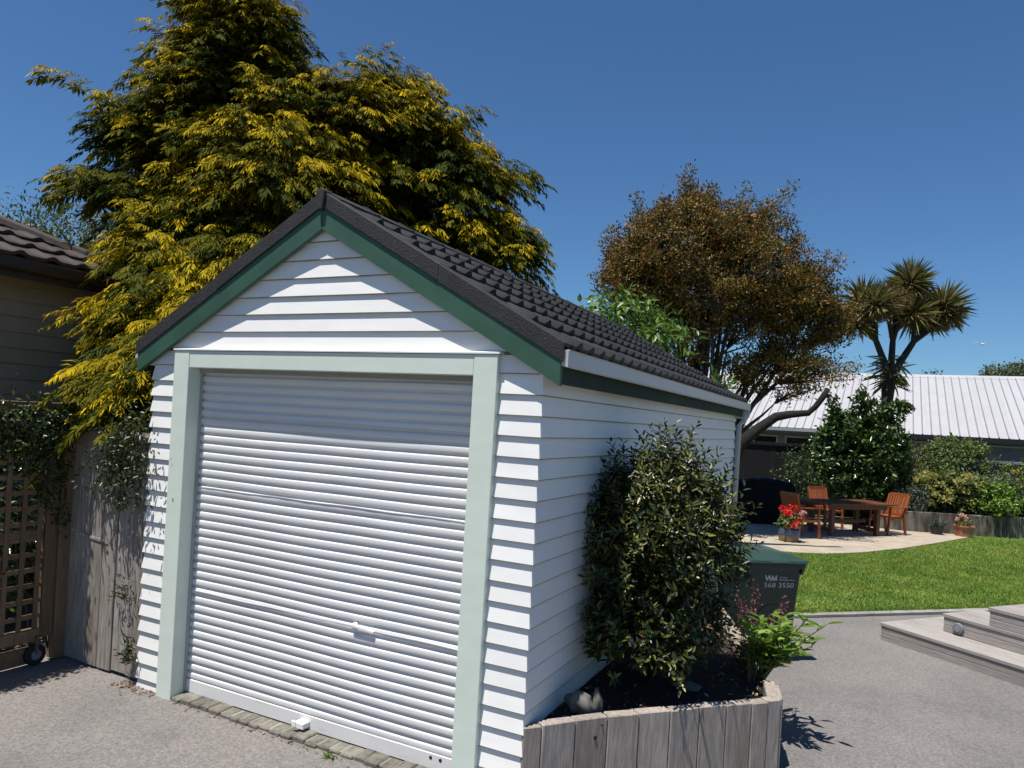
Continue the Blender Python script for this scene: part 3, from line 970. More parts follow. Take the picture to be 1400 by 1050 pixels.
soil.add(ring + [(3.4, 1.7, .46)], [(i, (i + 1) % n, n) for i in range(n)])
so = structure('planter_soil', soil, M['soil'])
# bark chips
n = 900
px_, py_ = rng.uniform(3, 4.2, n), rng.uniform(.1, 3.5, n)
k = inpoly(px_, py_, poly)
px_, py_ = px_[k], py_[k]
n = len(px_)
d = randdir(n); d[:, 2] *= .3
V, F = leaf_arrays(np.stack([px_, py_, np.full(n, .445)], 1), d, np.tile([0, 0, 1.], (n, 1)) + randdir(n) * .5, rng.uniform(.02, .05, n), rng.uniform(.01, .022, n))
tag(obj('bark_chips', fastmesh('bark_chips', V, F), M['litter']), 'bark chips and dead leaves on the planter soil', 'mulch', kind='stuff')


def rock(name, loc, size, label, m, seed):
    bm = bmesh.new()
    bmesh.ops.create_icosphere(bm, subdivisions=3, radius=1)
    rg = np.random.default_rng(seed)
    a, ph = rg.normal(size=(5, 3)) * 2.2, rg.uniform(0, 6, 5)
    for v in bm.verts:
        k = 1 + .2 * sum(math.sin(v.co.x * a[i][0] + v.co.y * a[i][1] + v.co.z * a[i][2] + ph[i]) for i in range(5)) / 2
        v.co = Vector((v.co.x * size[0] * k, v.co.y * size[1] * k, v.co.z * size[2] * k))
    me = bpy.data.meshes.new(name)
    bm.to_mesh(me); bm.free()
    return tag(obj(name, me, m, None, loc, None, True), label, 'rock')


rock('garden_rock', (3.135, .52, .49), (.085, .06, .07), 'rounded grey stone lying just inside the planter sleepers', M['stone'], 3)
rock('garden_rock', (3.235, .56, .51), (.03, .025, .07), 'slim upright pale stone beside the rounded stone', M['stone'], 8)
rock('garden_rock', (3.60, 1.33, .46), (.09, .045, .03), 'flat pale stone on the soil under the large shrub', M['stone'], 5)

# ------------------------------------------------------------------ the large shrub in the planter
SH = Vector((3.34, 1.34, .42))
sh = root('glossy_shrub', 'large glossy dark green shrub with reddish tips growing in the planter', 'shrub', SH)
st = MB()
ends = []
for k in range(46):
    a = random.uniform(0, 6.28)
    rr = random.uniform(.1, .46) if k > 6 else .1
    top = Vector((math.cos(a) * rr * 0.9, math.sin(a) * rr * 1.25, random.uniform(.75, 1.46) * (1 - .35 * (rr / .55) ** 2)))
    midp = Vector((top.x * .45 + random.uniform(-.05, .05), top.y * .45 + random.uniform(-.05, .05), top.z * .5))
    st.tube([(random.uniform(-.06, .06), random.uniform(-.06, .06), -.03), midp, top], [.014, .009, .003], 5)
    ends.append(top)
st.build('stems', M['bark'], sh)
# leaves in whorls along shoots so that the outline is shooty, not round
P, D, Nn, Ls = [], [], [], []
shoots = 2200
for k in range(shoots):
    dr = randdir(1)[0]
    if dr[2] < -.35: dr[2] *= -.5
    low = rng.random() < .40
    rad = np.array([.47, .62, .62]) if not low else np.array([.40, .64, .46])
    cen = np.array([.02, .02, .95]) if not low else np.array([.0, .03, .34])
    fr = rng.uniform(.45, 1.0) ** .6
    base = cen + dr * rad * fr * (1 + .13 * math.sin(dr[0] * 5 + dr[1] * 4 + k % 3))
    if base[2] < .04: base[2] = .04 + rng.random() * .15
    if base[0] + SH.x < 3.02: base[0] = 3.02 - SH.x + abs(rng.normal(0, .04))
    ax = unit((dr * .5 + np.array([0, 0, .75]) + rng.normal(0, .25, 3))[None])[0]
    ln = rng.uniform(.10, .26) * (1.25 if fr > .9 and dr[2] > .3 else 1)
    nl = int(rng.integers(9, 15))
    for q in range(nl):
        t = q / nl
        an = q * 2.4 + k
        sd = unit(np.cross(ax, [math.cos(an), math.sin(an), .3])[None])[0]
        P.append(base + ax * ln * t)
        D.append(sd * (.95 - .5 * t) + ax * (.25 + .6 * t) + np.array([0, 0, -.12]))
        Nn.append(ax + rng.normal(0, .25, 3))
        Ls.append(rng.uniform(.055, .088) * (1 - .35 * t))
Ls = np.array(Ls)
leaf_object('foliage', P, D, Nn, Ls, Ls * .36, M['photinia'], sh, .25, .2)

# ------------------------------------------------------------------ small plants at the planter's corner
def leafy_plant(name, label, loc, nstem, hgt, spread, L, Wd, m, per=9, cat='plant', leanv=(0, 0), mstem=None):
    rt = root(name, label, cat, loc)
    mb = MB()
    P, D, Nn, Ls = [], [], [], []
    for k in range(nstem):
        a = rng.uniform(0, 6.28)
        rr = spread * rng.uniform(.2, 1)
        top = np.array([math.cos(a) * rr + leanv[0], math.sin(a) * rr + leanv[1], hgt * rng.uniform(.55, 1)])
        b0 = np.array([rng.normal(0, .02), rng.normal(0, .02), -.02])
        md = (b0 + top) / 2 + np.array([0, 0, hgt * .08])
        mb.tube([b0, md, top], [.006, .005, .002], 4)
        for q in range(per):
            t = .3 + .7 * q / (per - 1)
            p = b0 * (1 - t) ** 2 + 2 * t * (1 - t) * (md * 1.2) + top * t * t
            an = q * 2.4 + k
            P.append(p); D.append([math.cos(an), math.sin(an), .25 + .4 * t]); Nn.append([0, 0, 1] + rng.normal(0, .3, 3))
            Ls.append(L * rng.uniform(.6, 1.1))
    mb.build('stems', M['stem'] if mstem is None else mstem, rt)
    Ls = np.array(Ls)
    leaf_object('leaves', P, D, Nn, Ls, Ls * Wd, m, rt, .2, .25)
    return rt


leafy_plant('leafy_plant', 'bright green leafy plant spilling over the planter corner', (4.0, 2.0, .40), 34, .50, .34, .13, .36, M['lime'], 9, leanv=(.12, .0))
leafy_plant('leafy_plant', 'low dark red leaved plant at the foot of the mossy sleeper', (3.86, 2.1, .42), 14, .24, .2, .06, .6, M['darkred'], 7)
leafy_plant('leafy_plant', 'small olive leaved plant between red plant and planter corner', (3.94, 1.88, .42), 10, .28, .13, .07, .34, M['shrubg'], 7)
pp = root('flowering_plant', 'plum coloured flower spikes standing in front of the wheelie bin', 'plant', (3.86, 2.28, .42))
mb = MB()
for k, (dx, dy, hz) in enumerate(((-.12, .1, .52), (-.06, .12, .46), (-.10, .22, .42), (.02, .06, .60), (.05, .02, .56), (.14, -.02, .36), (.17, .0, .40), (.21, .02, .34), (.24, .12, .52), (.12, .05, .30), (.05, .1, .33), (.26, .08, .48))):
    top = np.array([dx, dy, hz])
    mb.tube([(dx * .3, dy * .3, 0), top * .6, top], [.004, .003, .002], 4)
    P, D = [], []
    for q in range(46):
        t = rng.uniform(.5, 1.03)
        P.append(top * np.array([.3 + .7 * t, .3 + .7 * t, t]) + rng.normal(0, .018 * (1.4 - t), 3)); D.append(rng.normal(0, 1, 3))
    tag(leaf_object('flower_spike', P, D, randdir(len(P)), .022, .015, M['plum'], pp), kind='stuff')
mb.build('stems', M['darkred'], pp)

# ================================================================== WHEELIE BIN
bw = root('wheelie_bin', 'dark green wheelie bin with white lettering behind the planter', 'bin', (3.66, 3.56, 0), math.atan2(.607, .795))
# local: x along the front (0..0.60), y to the back (0..0.73)


def ringbox(x0, x1, y0, y1, z, rr=.04, n=4):
    pts = []
    for cx, cy, a0 in ((x1 - rr, y1 - rr, 0), (x0 + rr, y1 - rr, 90), (x0 + rr, y0 + rr, 180), (x1 - rr, y0 + rr, 270)):
        for k in range(n + 1):
            a = R(a0 + 90 * k / n)
            pts.append((cx + rr * math.cos(a), cy + rr * math.sin(a), z))
    return pts


def loft(rings, capb=True, capt=True):
    mb = MB()
    n = len(rings[0])
    vs = [p for rg_ in rings for p in rg_]
    fs = []
    for i in range(len(rings) - 1):
        for k in range(n):
            fs.append((i * n + k, i * n + (k + 1) % n, (i + 1) * n + (k + 1) % n, (i + 1) * n + k))
    if capb: fs.append(tuple(range(n - 1, -1, -1)))
    if capt: fs.append(tuple((len(rings) - 1) * n + k for k in range(n)))
    return mb.add(vs, fs)


body = loft([ringbox(.065, .535, .09, .60, .03), ringbox(.055, .545, .075, .62, .10), ringbox(.035, .565, .045, .68, .60), ringbox(.02, .58, .02, .71, .90),
             ringbox(.012, .588, .012, .72, .93)])
body.build('body', M['bin'], bw)
loft([ringbox(-.008, .608, -.012, .74, .925, .045), ringbox(-.012, .612, -.016, .745, .935, .045), ringbox(-.012, .612, -.016, .745, .965, .045), ringbox(.0, .60, 0, .73, .972, .045)]).build('rim', M['bin'], bw)
lid = loft([ringbox(-.02, .62, -.035, .75, .972, .05), ringbox(-.022, .622, -.04, .752, .982, .05), ringbox(-.018, .618, -.035, .75, 1.003, .05), ringbox(.02, .58, .005, .73, 1.012, .06),
            ringbox(.05, .55, .05, .70, 1.030, .07), ringbox(.12, .48, .14, .62, 1.050, .09), ringbox(.22, .38, .26, .5, 1.056, .06)])
lo = lid.build('lid', M['lid'], bw)
MB().box(.20, .40, -.062, -.030, .985, .999).build('lid_grip', M['lid'], lo, .005)
MB().tube([(.06, .775, .985), (.54, .775, .985)], .017, 10).build('handle', M['bin'], bw)
for hx in (.08, .30, .52):
    MB().box(hx - .02, hx + .02, .735, .785, .96, .998).build('hinge', M['bin'], bw, .004)
MB().tube([(-.005, .63, .10), (.605, .63, .10)], .012, 8).build('axle', M['metal'], bw)
for hx in (.015, .545):
    w_ = MB().tube([(hx, .63, .10), (hx + .045, .63, .10)], .10, 20).build('wheel', M['rubber'], bw, .008)
    MB().tube([(hx - .003, .63, .10), (hx + .048, .63, .10)], .05, 14).build('hub', M['bin'], w_)
for (xa, xb) in ((.012, .04), (.56, .588)):
    MB().prism([(0.02, .86), (-.012, .925), (.06, .925)], xa, xb, 'x').build('comb_lug', M['bin'], bw)
# arched panel pressed into the lower front
FS = (.02 - .09) / (.90 - .03)


def front_y(z): return .045 + (.02 - .045) * (z - .60) / .30 if z > .6 else .075 + (.045 - .075) * (z - .10) / .5


ap = MB()
pts = []
for k in range(17):
    a = math.pi * k / 16
    pts.append((.30 + .17 * math.cos(a), .40 + .17 * math.sin(a)))
pts = [(.47, .12)] + pts + [(.13, .12)]
k = len(pts)
ap.add([(x, front_y(z) - .006, z) for x, z in pts] + [(x, front_y(z) + .01, z) for x, z in pts], [tuple(range(k))] + [(i, i + k, (i + 1) % k + k, (i + 1) % k) for i in range(k)])
ap.build('arch_panel', M['bin'], bw, .002)


def lettering(name, body_txt, size, x, z, parent, m, sx=1.0, shear=0.0):
    cu = bpy.data.curves.new(name, 'FONT')
    cu.body = body_txt
    cu.size = size
    cu.extrude = .0008
    cu.shear = shear
    tmp = bpy.data.objects.new(name, cu)
    COL.objects.link(tmp)
    dg = bpy.context.evaluated_depsgraph_get()
    me = bpy.data.meshes.new_from_object(tmp.evaluated_get(dg))
    bpy.data.objects.remove(tmp)
    me.materials.clear()
    tilt = math.atan2(.025, .30)
    o = obj(name, me, m, parent, (x, front_y(z) - .0025, z), (math.pi / 2 + tilt, 0, 0))
    o.scale = (sx, 1, 1)
    return o


lettering('lettering', 'Waste', .026, .340, .826, bw, M['letter'], 1.25)
lettering('lettering', 'Management', .026, .340, .802, bw, M['letter'], 1.25)
lettering('lettering', '568 3550', .066, .185, .735, bw, M['letter'], 1.28)
lg = MB()
# WM mark: five slanted strokes of a W running into an M
def stroke(x0, x1, w, zb_, zt_):
    lg.prism([(x0, zb_), (x0 + w, zb_), (x1 + w, zt_), (x1, zt_)], -.0012, .0006)


for (xb_, xt_) in ((.022, .0), (.022, .040), (.056, .040), (.072, .072), (.094, .072), (.094, .116), (.116, .116)):
    stroke(xb_, xt_, .014, 0, .055)
lg.build('logo', M['letter'], bw, loc=(.187, front_y(.80) - .0025, .800), rot=(math.atan2(.025, .30), 0, 0))

# ================================================================== DECK STEPS
e1, e2 = Vector((.783, -.622, 0)), Vector((.622, .783, 0))
ds = root('deck_steps', 'broad silvered timber deck steps beside the lawn edge', 'steps', (4.84, 5.47, 0), math.atan2(-.622, .783))
# local x along the front edge, local y towards the back
def step(a0, a1, b0, b1, z0, z1, ntread):
    hz = (z1 - z0) / 2
    for k in range(2):
        MB().box(a0, a1, b0, b0 + .05, z0 + k * hz + .003, z0 + (k + 1) * hz - .001).build('riser_board', M['sleeperx'], ds, .003)
        MB().box(a0, a0 + .05, b0 + .052, b1, z0 + k * hz + .003, z0 + (k + 1) * hz - .001).build('riser_board', M['sleeperx'], ds, .003)
    tw = (b1 - b0 + .012) / ntread
    for k in range(ntread):
        MB().box(a0 - .012, a1, b0 - .012 + k * tw + .0015, b0 - .012 + (k + 1) * tw - .0015, z1, z1 + .035).build('tread_board', M['sleeperx'], ds, .003)


step(0, 5.2, 0, 1.06, -.01, .155, 7)
step(.43, 5.2, .41, 1.058, .19, .345, 4)
step(.905, 5.2, .408, 1.056, .38, .535, 4)
lt = MB().tube([(.60, .408, .265), (.60, .378, .265)], [.062, .055], 20)
lo_ = lt.build('step_light', M['greywall'], ds, .006)
MB().tube([(.60, .377, .265), (.60, .372, .265)], .032, 16).build('lens', M['railblue'], lo_)
# ================================================================== TREES
def garage_clear(p):
    """points that would stick into the garage"""
    roof = 3.60 - T * np.abs(p[:, 0] - XM) + .06
    return ~((p[:, 0] > XL - .22) & (p[:, 0] < XC + .3) & (p[:, 1] > -.1) & (p[:, 1] < YB + .1) & (p[:, 2] < roof))


def house_clear(p):
    return ~((p[:, 0] < -2.5) & (p[:, 1] < 1.85) & (p[:, 2] < 3.5 + (-2.5 - p[:, 0]) * .45))


# ---- golden cypress: layered drooping sprays on pads around limbs
CT = np.array([-2.35, 2.9, 0.0])
gc = root('golden_cypress', 'tall golden cypress with drooping yellow sprays behind the garage', 'tree', tuple(CT))
blobs = [((-2.60, 2.72, 5.45), (.85, .85, 1.70), 66), ((-2.55, 2.75, 6.6), (.42, .42, .72), 20), ((-1.55, 3.85, 5.2), (1.0, 1.0, 1.35), 62),
         ((-1.15, 4.15, 5.6), (.6, .6, .75), 20), ((-1.95, 3.05, 4.35), (1.35, 1.3, 1.2), 84), ((-.70, 4.55, 4.95), (.85, .85, .85), 42),
         ((-.35, 4.85, 4.25), (.72, .7, .62), 28), ((-1.4, 4.0, 4.1), (.9, .9, .8), 38), ((-3.05, 2.2, 5.2), (.36, .36, .26), 9), ((-3.4, 2.0, 5.45), (.34, .2, .12), 5), ((-3.75, 1.85, 5.68), (.2, .12, .06), 3),
         ((-2.95, 2.1, 4.4), (.42, .45, .34), 11), ((-3.35, 1.85, 4.6), (.32, .2, .1), 5), ((-3.65, 1.65, 4.68), (.2, .12, .06), 3), ((-2.6, 2.05, 3.75), (.6, .65, .6), 26),
         ((-2.1, 1.75, 3.2), (.62, .62, .8), 34), ((-1.65, 1.3, 2.55), (.50, .5, .75), 32), ((-1.15, .95, 2.35), (.42, .42, .6), 24), ((-1.45, .75, 1.95), (.42, .32, .4), 17),
         ((-1.6, 2.3, 3.6), (.75, .75, .8), 30), ((-.95, 2.0, 3.1), (.45, .6, .7), 20), ((-.8, .6, 2.15), (.26, .3, .34), 9),
         ((-.15, 4.95, 5.45), (.25, .2, .14), 4), ((.05, 5.15, 4.75), (.25, .2, .12), 4), ((-.75, 4.6, 5.95), (.25, .2, .14), 4), ((-1.15, 4.25, 6.45), (.15, .15, .2), 3), ((-3.0, 2.45, 6.3), (.3, .2, .12), 4)]
pads = []
for bi, (c, rad, cnt) in enumerate(blobs):
    d = randdir(cnt)
    d[:, 2] = np.where(d[:, 2] < -.6, -d[:, 2], d[:, 2])
    fr = np.where(rng.random(cnt) < .74, rng.uniform(.86, 1.06, cnt), rng.uniform(.4, .75, cnt)) * (1 + .22 * lump(d, 40 + bi))
    p = np.array(c) + d * fr[:, None] * np.array(rad)
    out = unit(d * np.array([1, 1, .35]) + unit(p - (CT + [0, 0, 4.2]) + 1e-6) * .6)
    for i in range(cnt):
        pads.append((p[i], out[i], fr[i]))
# each pad is a plume: an arching branchlet with side sprays, an upper golden layer over an older green one
SP = []
for (p, o_, fr) in pads:
    hor = np.array([o_[0], o_[1], 0]); hor /= np.linalg.norm(hor) + 1e-6
    sdv = np.array([-hor[1], hor[0], 0])
    for br in range(int(rng.integers(3, 6))):
        ba = rng.normal(0, .75)
        bh = hor * math.cos(ba) + sdv * math.sin(ba)
        bs = np.array([-bh[1], bh[0], 0])
        ln = rng.uniform(.42, .72)
        p0 = p - hor * .28 + rng.normal(0, .09, 3) + sdv * math.sin(ba) * .08
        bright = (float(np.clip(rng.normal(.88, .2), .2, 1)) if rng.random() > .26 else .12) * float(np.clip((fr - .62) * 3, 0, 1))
        rise0 = rng.uniform(.15, .5) + .3 * o_[2]
        for k in range(15):
            t = (k + rng.random()) / 15
            lower = k % 3 == 2
            pos = p0 + bh * ln * t + np.array([0, 0, ln * (rise0 * t - .55 * t * t)]) + rng.normal(0, .018, 3)
            if lower: pos = pos + np.array([0, 0, -.09 - .05 * rng.random()])
            sg = 1 if k % 2 else -1
            an = sg * (1.05 - .75 * t) + rng.normal(0, .2)
            dr = bh * math.cos(an) + bs * math.sin(an) + np.array([0, 0, rise0 * .7 - .55 * t + rng.normal(0, .14)])
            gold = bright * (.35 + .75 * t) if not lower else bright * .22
            SP.append((*pos, *dr, rng.uniform(.17, .29) * (1.15 - .35 * t), gold, 2.0 if lower else 1.0))
SP = np.array(SP)
kp = garage_clear(SP[:, :3]) & house_clear(SP[:, :3]) & garage_clear(SP[:, :3] + unit(SP[:, 3:6]) * SP[:, 6:7])
SP = SP[kp]
# keep clear of the paling fence face
SP = SP[~((SP[:, 1] < .28) & (SP[:, 2] < 1.95))]
pos, dr, Ls, gold, wide = SP[:, :3] - CT, unit(SP[:, 3:6]), SP[:, 6], SP[:, 7], SP[:, 8]
n = len(pos)
up = np.tile([0, 0, 1.0], (n, 1)) + rng.normal(0, .3, (n, 3))
sd = unit(np.cross(dr, up))
nz = np.cross(sd, dr)
TS = np.linspace(.10, 1.0, 9)
Vl, tipl = [], []
for t in TS:
    axp = pos + dr * (Ls * t)[:, None] - np.array([0, 0, 1.0]) * (Ls * .38 * t * t)[:, None]
    for s in (-1, 1):
        jit = rng.normal(0, .18, (n, 3))
        bd = unit(dr * .8 + sd * s * .62 - np.array([0, 0, .30 + .3 * t]) + jit)
        bl = (Ls * (.58 - .28 * t) * rng.uniform(.7, 1.25, n))[:, None]
        w = ((.0048 + .004 * rng.random(n)) * wide)[:, None]
        wd = unit(np.cross(bd, nz + rng.normal(0, .4, (n, 3))))
        a = axp
        Vl.append(np.stack([a - wd * w * .6, a + bd * bl * .45 + wd * w, a + bd * bl - np.array([0, 0, 1.0]) * bl * .25, a + bd * bl * .4 - wd * w], 1))
        g = np.clip(gold * (.45 + .75 * t), 0, 1)
        tipl.append(np.stack([g * .55, g * .9, np.clip(g * 1.15, 0, 1), g * .9], 1))
V = np.concatenate(Vl).reshape(-1, 3)
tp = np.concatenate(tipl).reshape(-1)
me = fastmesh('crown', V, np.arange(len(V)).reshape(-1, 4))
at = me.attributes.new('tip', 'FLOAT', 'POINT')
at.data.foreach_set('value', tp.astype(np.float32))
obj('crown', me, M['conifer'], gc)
tb = MB()
tb.tube([(0, 0, -.05), (.02, -.02, 1.2), (-.05, -.06, 2.6), (-.12, -.1, 4.2), (-.2, -.15, 5.6), (-.2, -.15, 6.9)], [.20, .17, .14, .10, .06, .02], 10)
tb.build('trunk', M['bark'], gc, smooth=True)
lb = MB()
for i in range(0, len(pads), 2):
    p, o_, fr = pads[i]
    q = p - CT
    if q[2] < .5 or not (garage_clear(p[None])[0] and house_clear(p[None])[0]): continue
    zt = max(.5, min(6.4, q[2] - .35 * math.hypot(q[0], q[1]) - .1))
    ztr = zt / 6.9
    a = np.array([-.2 * ztr, -.15 * ztr, zt])
    mid = a * .45 + q * .55 + np.array([0, 0, .12])
    if not garage_clear((mid + CT)[None])[0]: continue
    lb.tube([a, mid, q], [.035, .022, .008], 5, False)
lb.build('limbs', M['bark'], gc)


# ---- general broadleaf tree: stems rise from the base, forks reach leaf clusters spread through the crown
def broad_tree(name, label, base, blobs, mains, per, leafL, leafW, m, bark, clus=.22, trunk_r=.12, cat='tree', droop=.0, upright=.3, lowthin=None, trunk_h=.8, shoots=0):
    base = np.array(base, float)
    rt = root(name, label, cat, tuple(base))
    C = []
    for bi, (c, rad, cnt) in enumerate(blobs):
        d = randdir(cnt)
        fr = rng.uniform(.35, 1.0, cnt) ** .5 * (1 + .2 * lump(d, 70 + bi))
        C.append(np.array(c) + d * fr[:, None] * np.array(rad))
    C = np.concatenate(C) - base
    if shoots:      # upright leafy shoots that break the outline
        src = C[rng.choice(len(C), shoots)]
        mid_ = np.array([0, 0, C[:, 2].mean() * .85])
        src = src[np.linalg.norm((src - mid_) / (C.std(0) + .01), axis=1) > 1.7]
        ext = [src + unit(src - mid_) * q + np.array([0, 0, q * .9]) for q in (.10, .20, .32)]
        C = np.concatenate([C] + ext)
    if lowthin: C = C[~((C[:, 2] < lowthin[0]) & (rng.random(len(C)) < lowthin[1]))]
    # main stems
    tb, lbm, tw = MB(), MB(), MB()
    fork = np.array([0, 0, trunk_h])
    tb.tube([(0, 0, -.05), (0.02, 0, trunk_h * .5), tuple(fork)], [trunk_r * 1.25, trunk_r, trunk_r * .9], 9)
    nodes, lev = [], []
    idx = rng.choice(len(C), mains, replace=False)
    for i in idx:
        e = C[i] * np.array([.8, .8, .92])
        pts = []
        for t in np.linspace(0, 1, 7):
            lift = math.sin(t * math.pi) * .10 * np.linalg.norm(e[:2])
            p = fork * (1 - t) + e * t + np.array([0, 0, lift]) + (rng.normal(0, .05, 3) if 0 < t < 1 else 0)
            pts.append(p)
        lbm.tube(pts, list(np.linspace(trunk_r * .5, trunk_r * .07, 7)), 6, False)
        nodes += pts[2:]
    nodes = np.array(nodes)
    # forks to every cluster from the closest lower node
    for c in C:
        dv = c - nodes
        cost = np.linalg.norm(dv, axis=1) + np.where(dv[:, 2] < 0, 1.2, 0)
        a = nodes[int(np.argmin(cost))]
        md = (a + c) / 2 + rng.normal(0, .06, 3) + np.array([0, 0, .04])
        tw.tube([a, md, c], [.016 * trunk_r / .12, .010 * trunk_r / .12, .004], 4, False)
    tb.build('trunk', bark, rt, smooth=True)
    lbm.build('limbs', bark, rt, smooth=True)
    tw.build('twigs', bark, rt)
    k = len(C) * per
    p = np.repeat(C, per, 0) + rng.normal(0, clus, (k, 3)) * np.array([1, 1, .8])
    # leaves look outwards from their cluster
    out = unit(p - np.repeat(C, per, 0) + rng.normal(0, .02, (k, 3)))
    d = unit(out * .6 + randdir(k) * .7 + np.array([0, 0, upright - droop]))
    nr = np.array([0, 0, 1.0]) * .7 + randdir(k) * .8 + out * .3
    L = leafL * rng.uniform(.6, 1.25, k)
    leaf_object('crown', p, d, nr, L, L * leafW, m, rt, .2, .15)
    return rt


BT = (1.30, 12.5, 0)
broad_tree('bronze_tree', 'broad bronze leaved evergreen tree behind the garage', BT,
           [((.75, 12.2, 5.75), (1.65, 1.6, 1.55), 700), ((2.0, 12.9, 5.6), (1.45, 1.4, 1.55), 560), ((3.0, 13.4, 4.75), (1.05, 1.0, 1.15), 360), ((.05, 11.95, 5.3), (.95, 1.1, 1.3), 260),
            ((1.55, 12.6, 4.2), (1.75, 1.4, .95), 240), ((2.75, 12.9, 3.55), (1.25, .8, .50), 210), ((.9, 12.3, 6.95), (.6, .6, .42), 60), ((3.5, 13.6, 4.3), (.5, .5, .6), 60)],
           28, 56, .070, .48, M['bronze'], M['barkgrey'], .085, .17, upright=.45, lowthin=(4.7, .55), trunk_h=1.1, shoots=150)
broad_tree('broadleaf_tree', 'small bright green broadleaf tree showing above the garage roof', (.55, 9.4, 0),
           [((.50, 9.1, 4.05), (.85, .8, .62), 46), ((1.05, 9.3, 3.7), (.5, .5, .5), 20)], 6, 26, .17, .42, M['loquat'], M['barkgrey'], .15, .07, droop=.45, upright=.1, trunk_h=1.5)
broad_tree('broadleaf_sapling', 'pale leafy sapling poking up behind the far end of the garage roof', (2.35, 8.3, 0),
           [((2.42, 8.1, 2.86), (.16, .16, .24), 9)], 3, 9, .15, .4, M['loquat'], M['barkgrey'], .07, .03, upright=.6, trunk_h=1.2)

# pruned leaning limb on a short trunk
gl = root('pruned_tree', 'bare pruned tree limb arching in front of the pale metal roof', 'tree', (2.25, 10.8, 0))
pth = [(2.25, 10.8, -.05), (2.22, 10.78, .9), (2.27, 10.80, 1.6), (2.40, 10.86, 2.0), (2.694, 11.002, 2.30), (2.98, 11.15, 2.545), (3.218, 11.27, 2.61), (3.528, 11.428, 2.655),
       (3.646, 11.489, 2.785), (3.762, 11.548, 2.975), (3.841, 11.589, 3.14)]
MB().tube([(a - 2.25, b - 10.8, c) for a, b, c in pth], [.17, .15, .14, .125, .10, .088, .075, .062, .056, .06, .045], 10).build('limb', M['limb'], gl, smooth=True)
MB().tube([(3.74 - 2.25, 11.54 - 10.8, 2.98), (3.90 - 2.25, 11.62 - 10.8, 3.02)], [.035, .03], 8).build('stub', M['limb'], gl, smooth=True)

# ---- cabbage tree
CB = np.array([4.95, 18.9, 0.0])
cb = root('cabbage_tree', 'cabbage tree with spiky leaf heads on forked stems behind the shrubs', 'tree', tuple(CB))
tb = MB()
tb.tube([(.1, .03, -.02), (.08, .02, 1.6), (0, 0, 3.0), (0.02, 0, 3.75), (.05, 0, 4.05)], [.17, .145, .13, .18, .12], 10)
tb.build('trunk', M['barkgrey'], cb, smooth=True)
heads = [(-.86, -.44, 5.35, .50), (-.70, -.36, 5.95, .56), (-.15, -.05, 5.95, .52), (.38, .22, 6.55, .54), (.55, .25, 5.70, .58), (1.22, .62, 5.95, .60), (.95, .75, 5.65, .52), (-.40, -.5, 5.85, .5), (.1, .4, 6.1, .5), (1.35, .6, 5.75, .45)]
lb = MB()
for grp in ((0, 1, 7), (2, 8, 3), (4, 5, 6, 9)):
    g = np.mean([heads[i][:3] for i in grp], 0)
    fk = np.array([g[0] * .55, g[1] * .55, 4.95])
    lb.tube([(.04, 0, 3.75), (.03 + fk[0] * .4, fk[1] * .4, 4.35), fk], [.12, .095, .08], 8, False)
    for i in grp:
        x, y, z, s_ = heads[i]
        lb.tube([fk, (fk * .45 + np.array([x, y, z]) * .55) + np.array([0, 0, -.05]), (x, y, z - .05)], [.07, .055, .045], 7, False)
lb.build('stems', M['barkgrey'], cb, smooth=True)
P, D, Ls, Wd = [], [], [], []
for (x, y, z, s) in heads:
    nbl = 210
    dd = randdir(nbl)
    dd[:, 2] = np.where(dd[:, 2] < -.75, -dd[:, 2], dd[:, 2])
    for v in dd:
        P.append((x, y, z)); D.append(v + [0, 0, .12]); Ls.append(rng.uniform(.42, .72) * s / .46)
for k in range(90):     # hanging dead skirt leaves lower on the stems
    a = rng.uniform(0, 6.28)
    P.append((.05 + .12 * math.cos(a), .12 * math.sin(a), rng.uniform(3.7, 4.5))); D.append([math.cos(a), math.sin(a), rng.uniform(-.9, .5)]); Ls.append(rng.uniform(.35, .65))
P, D, Ls = np.array(P), unit(np.array(D)), np.array(Ls)
leaf_object('leaf_heads', P, D, np.array([0, 0, 1.0]) + rng.normal(0, .5, (len(P), 3)), Ls, .045, M['cabbage'], cb, .3, .22)
P = []
for (x, y, z, s) in heads:
    c = np.array([x, y, z + .02]) + rng.normal(0, .1, 3) - np.array([0, 0, .02])
    q_ = randdir(1500); P.append(c + q_ * (rng.uniform(.25, .48, 1500) ** 1)[:, None] * np.array([1, 1, .8]) - [0, 0, .08])
P = np.concatenate(P)
leaf_object('flower_panicles', P, randdir(len(P)), randdir(len(P)), .07, .016, M['cabflower'], cb)

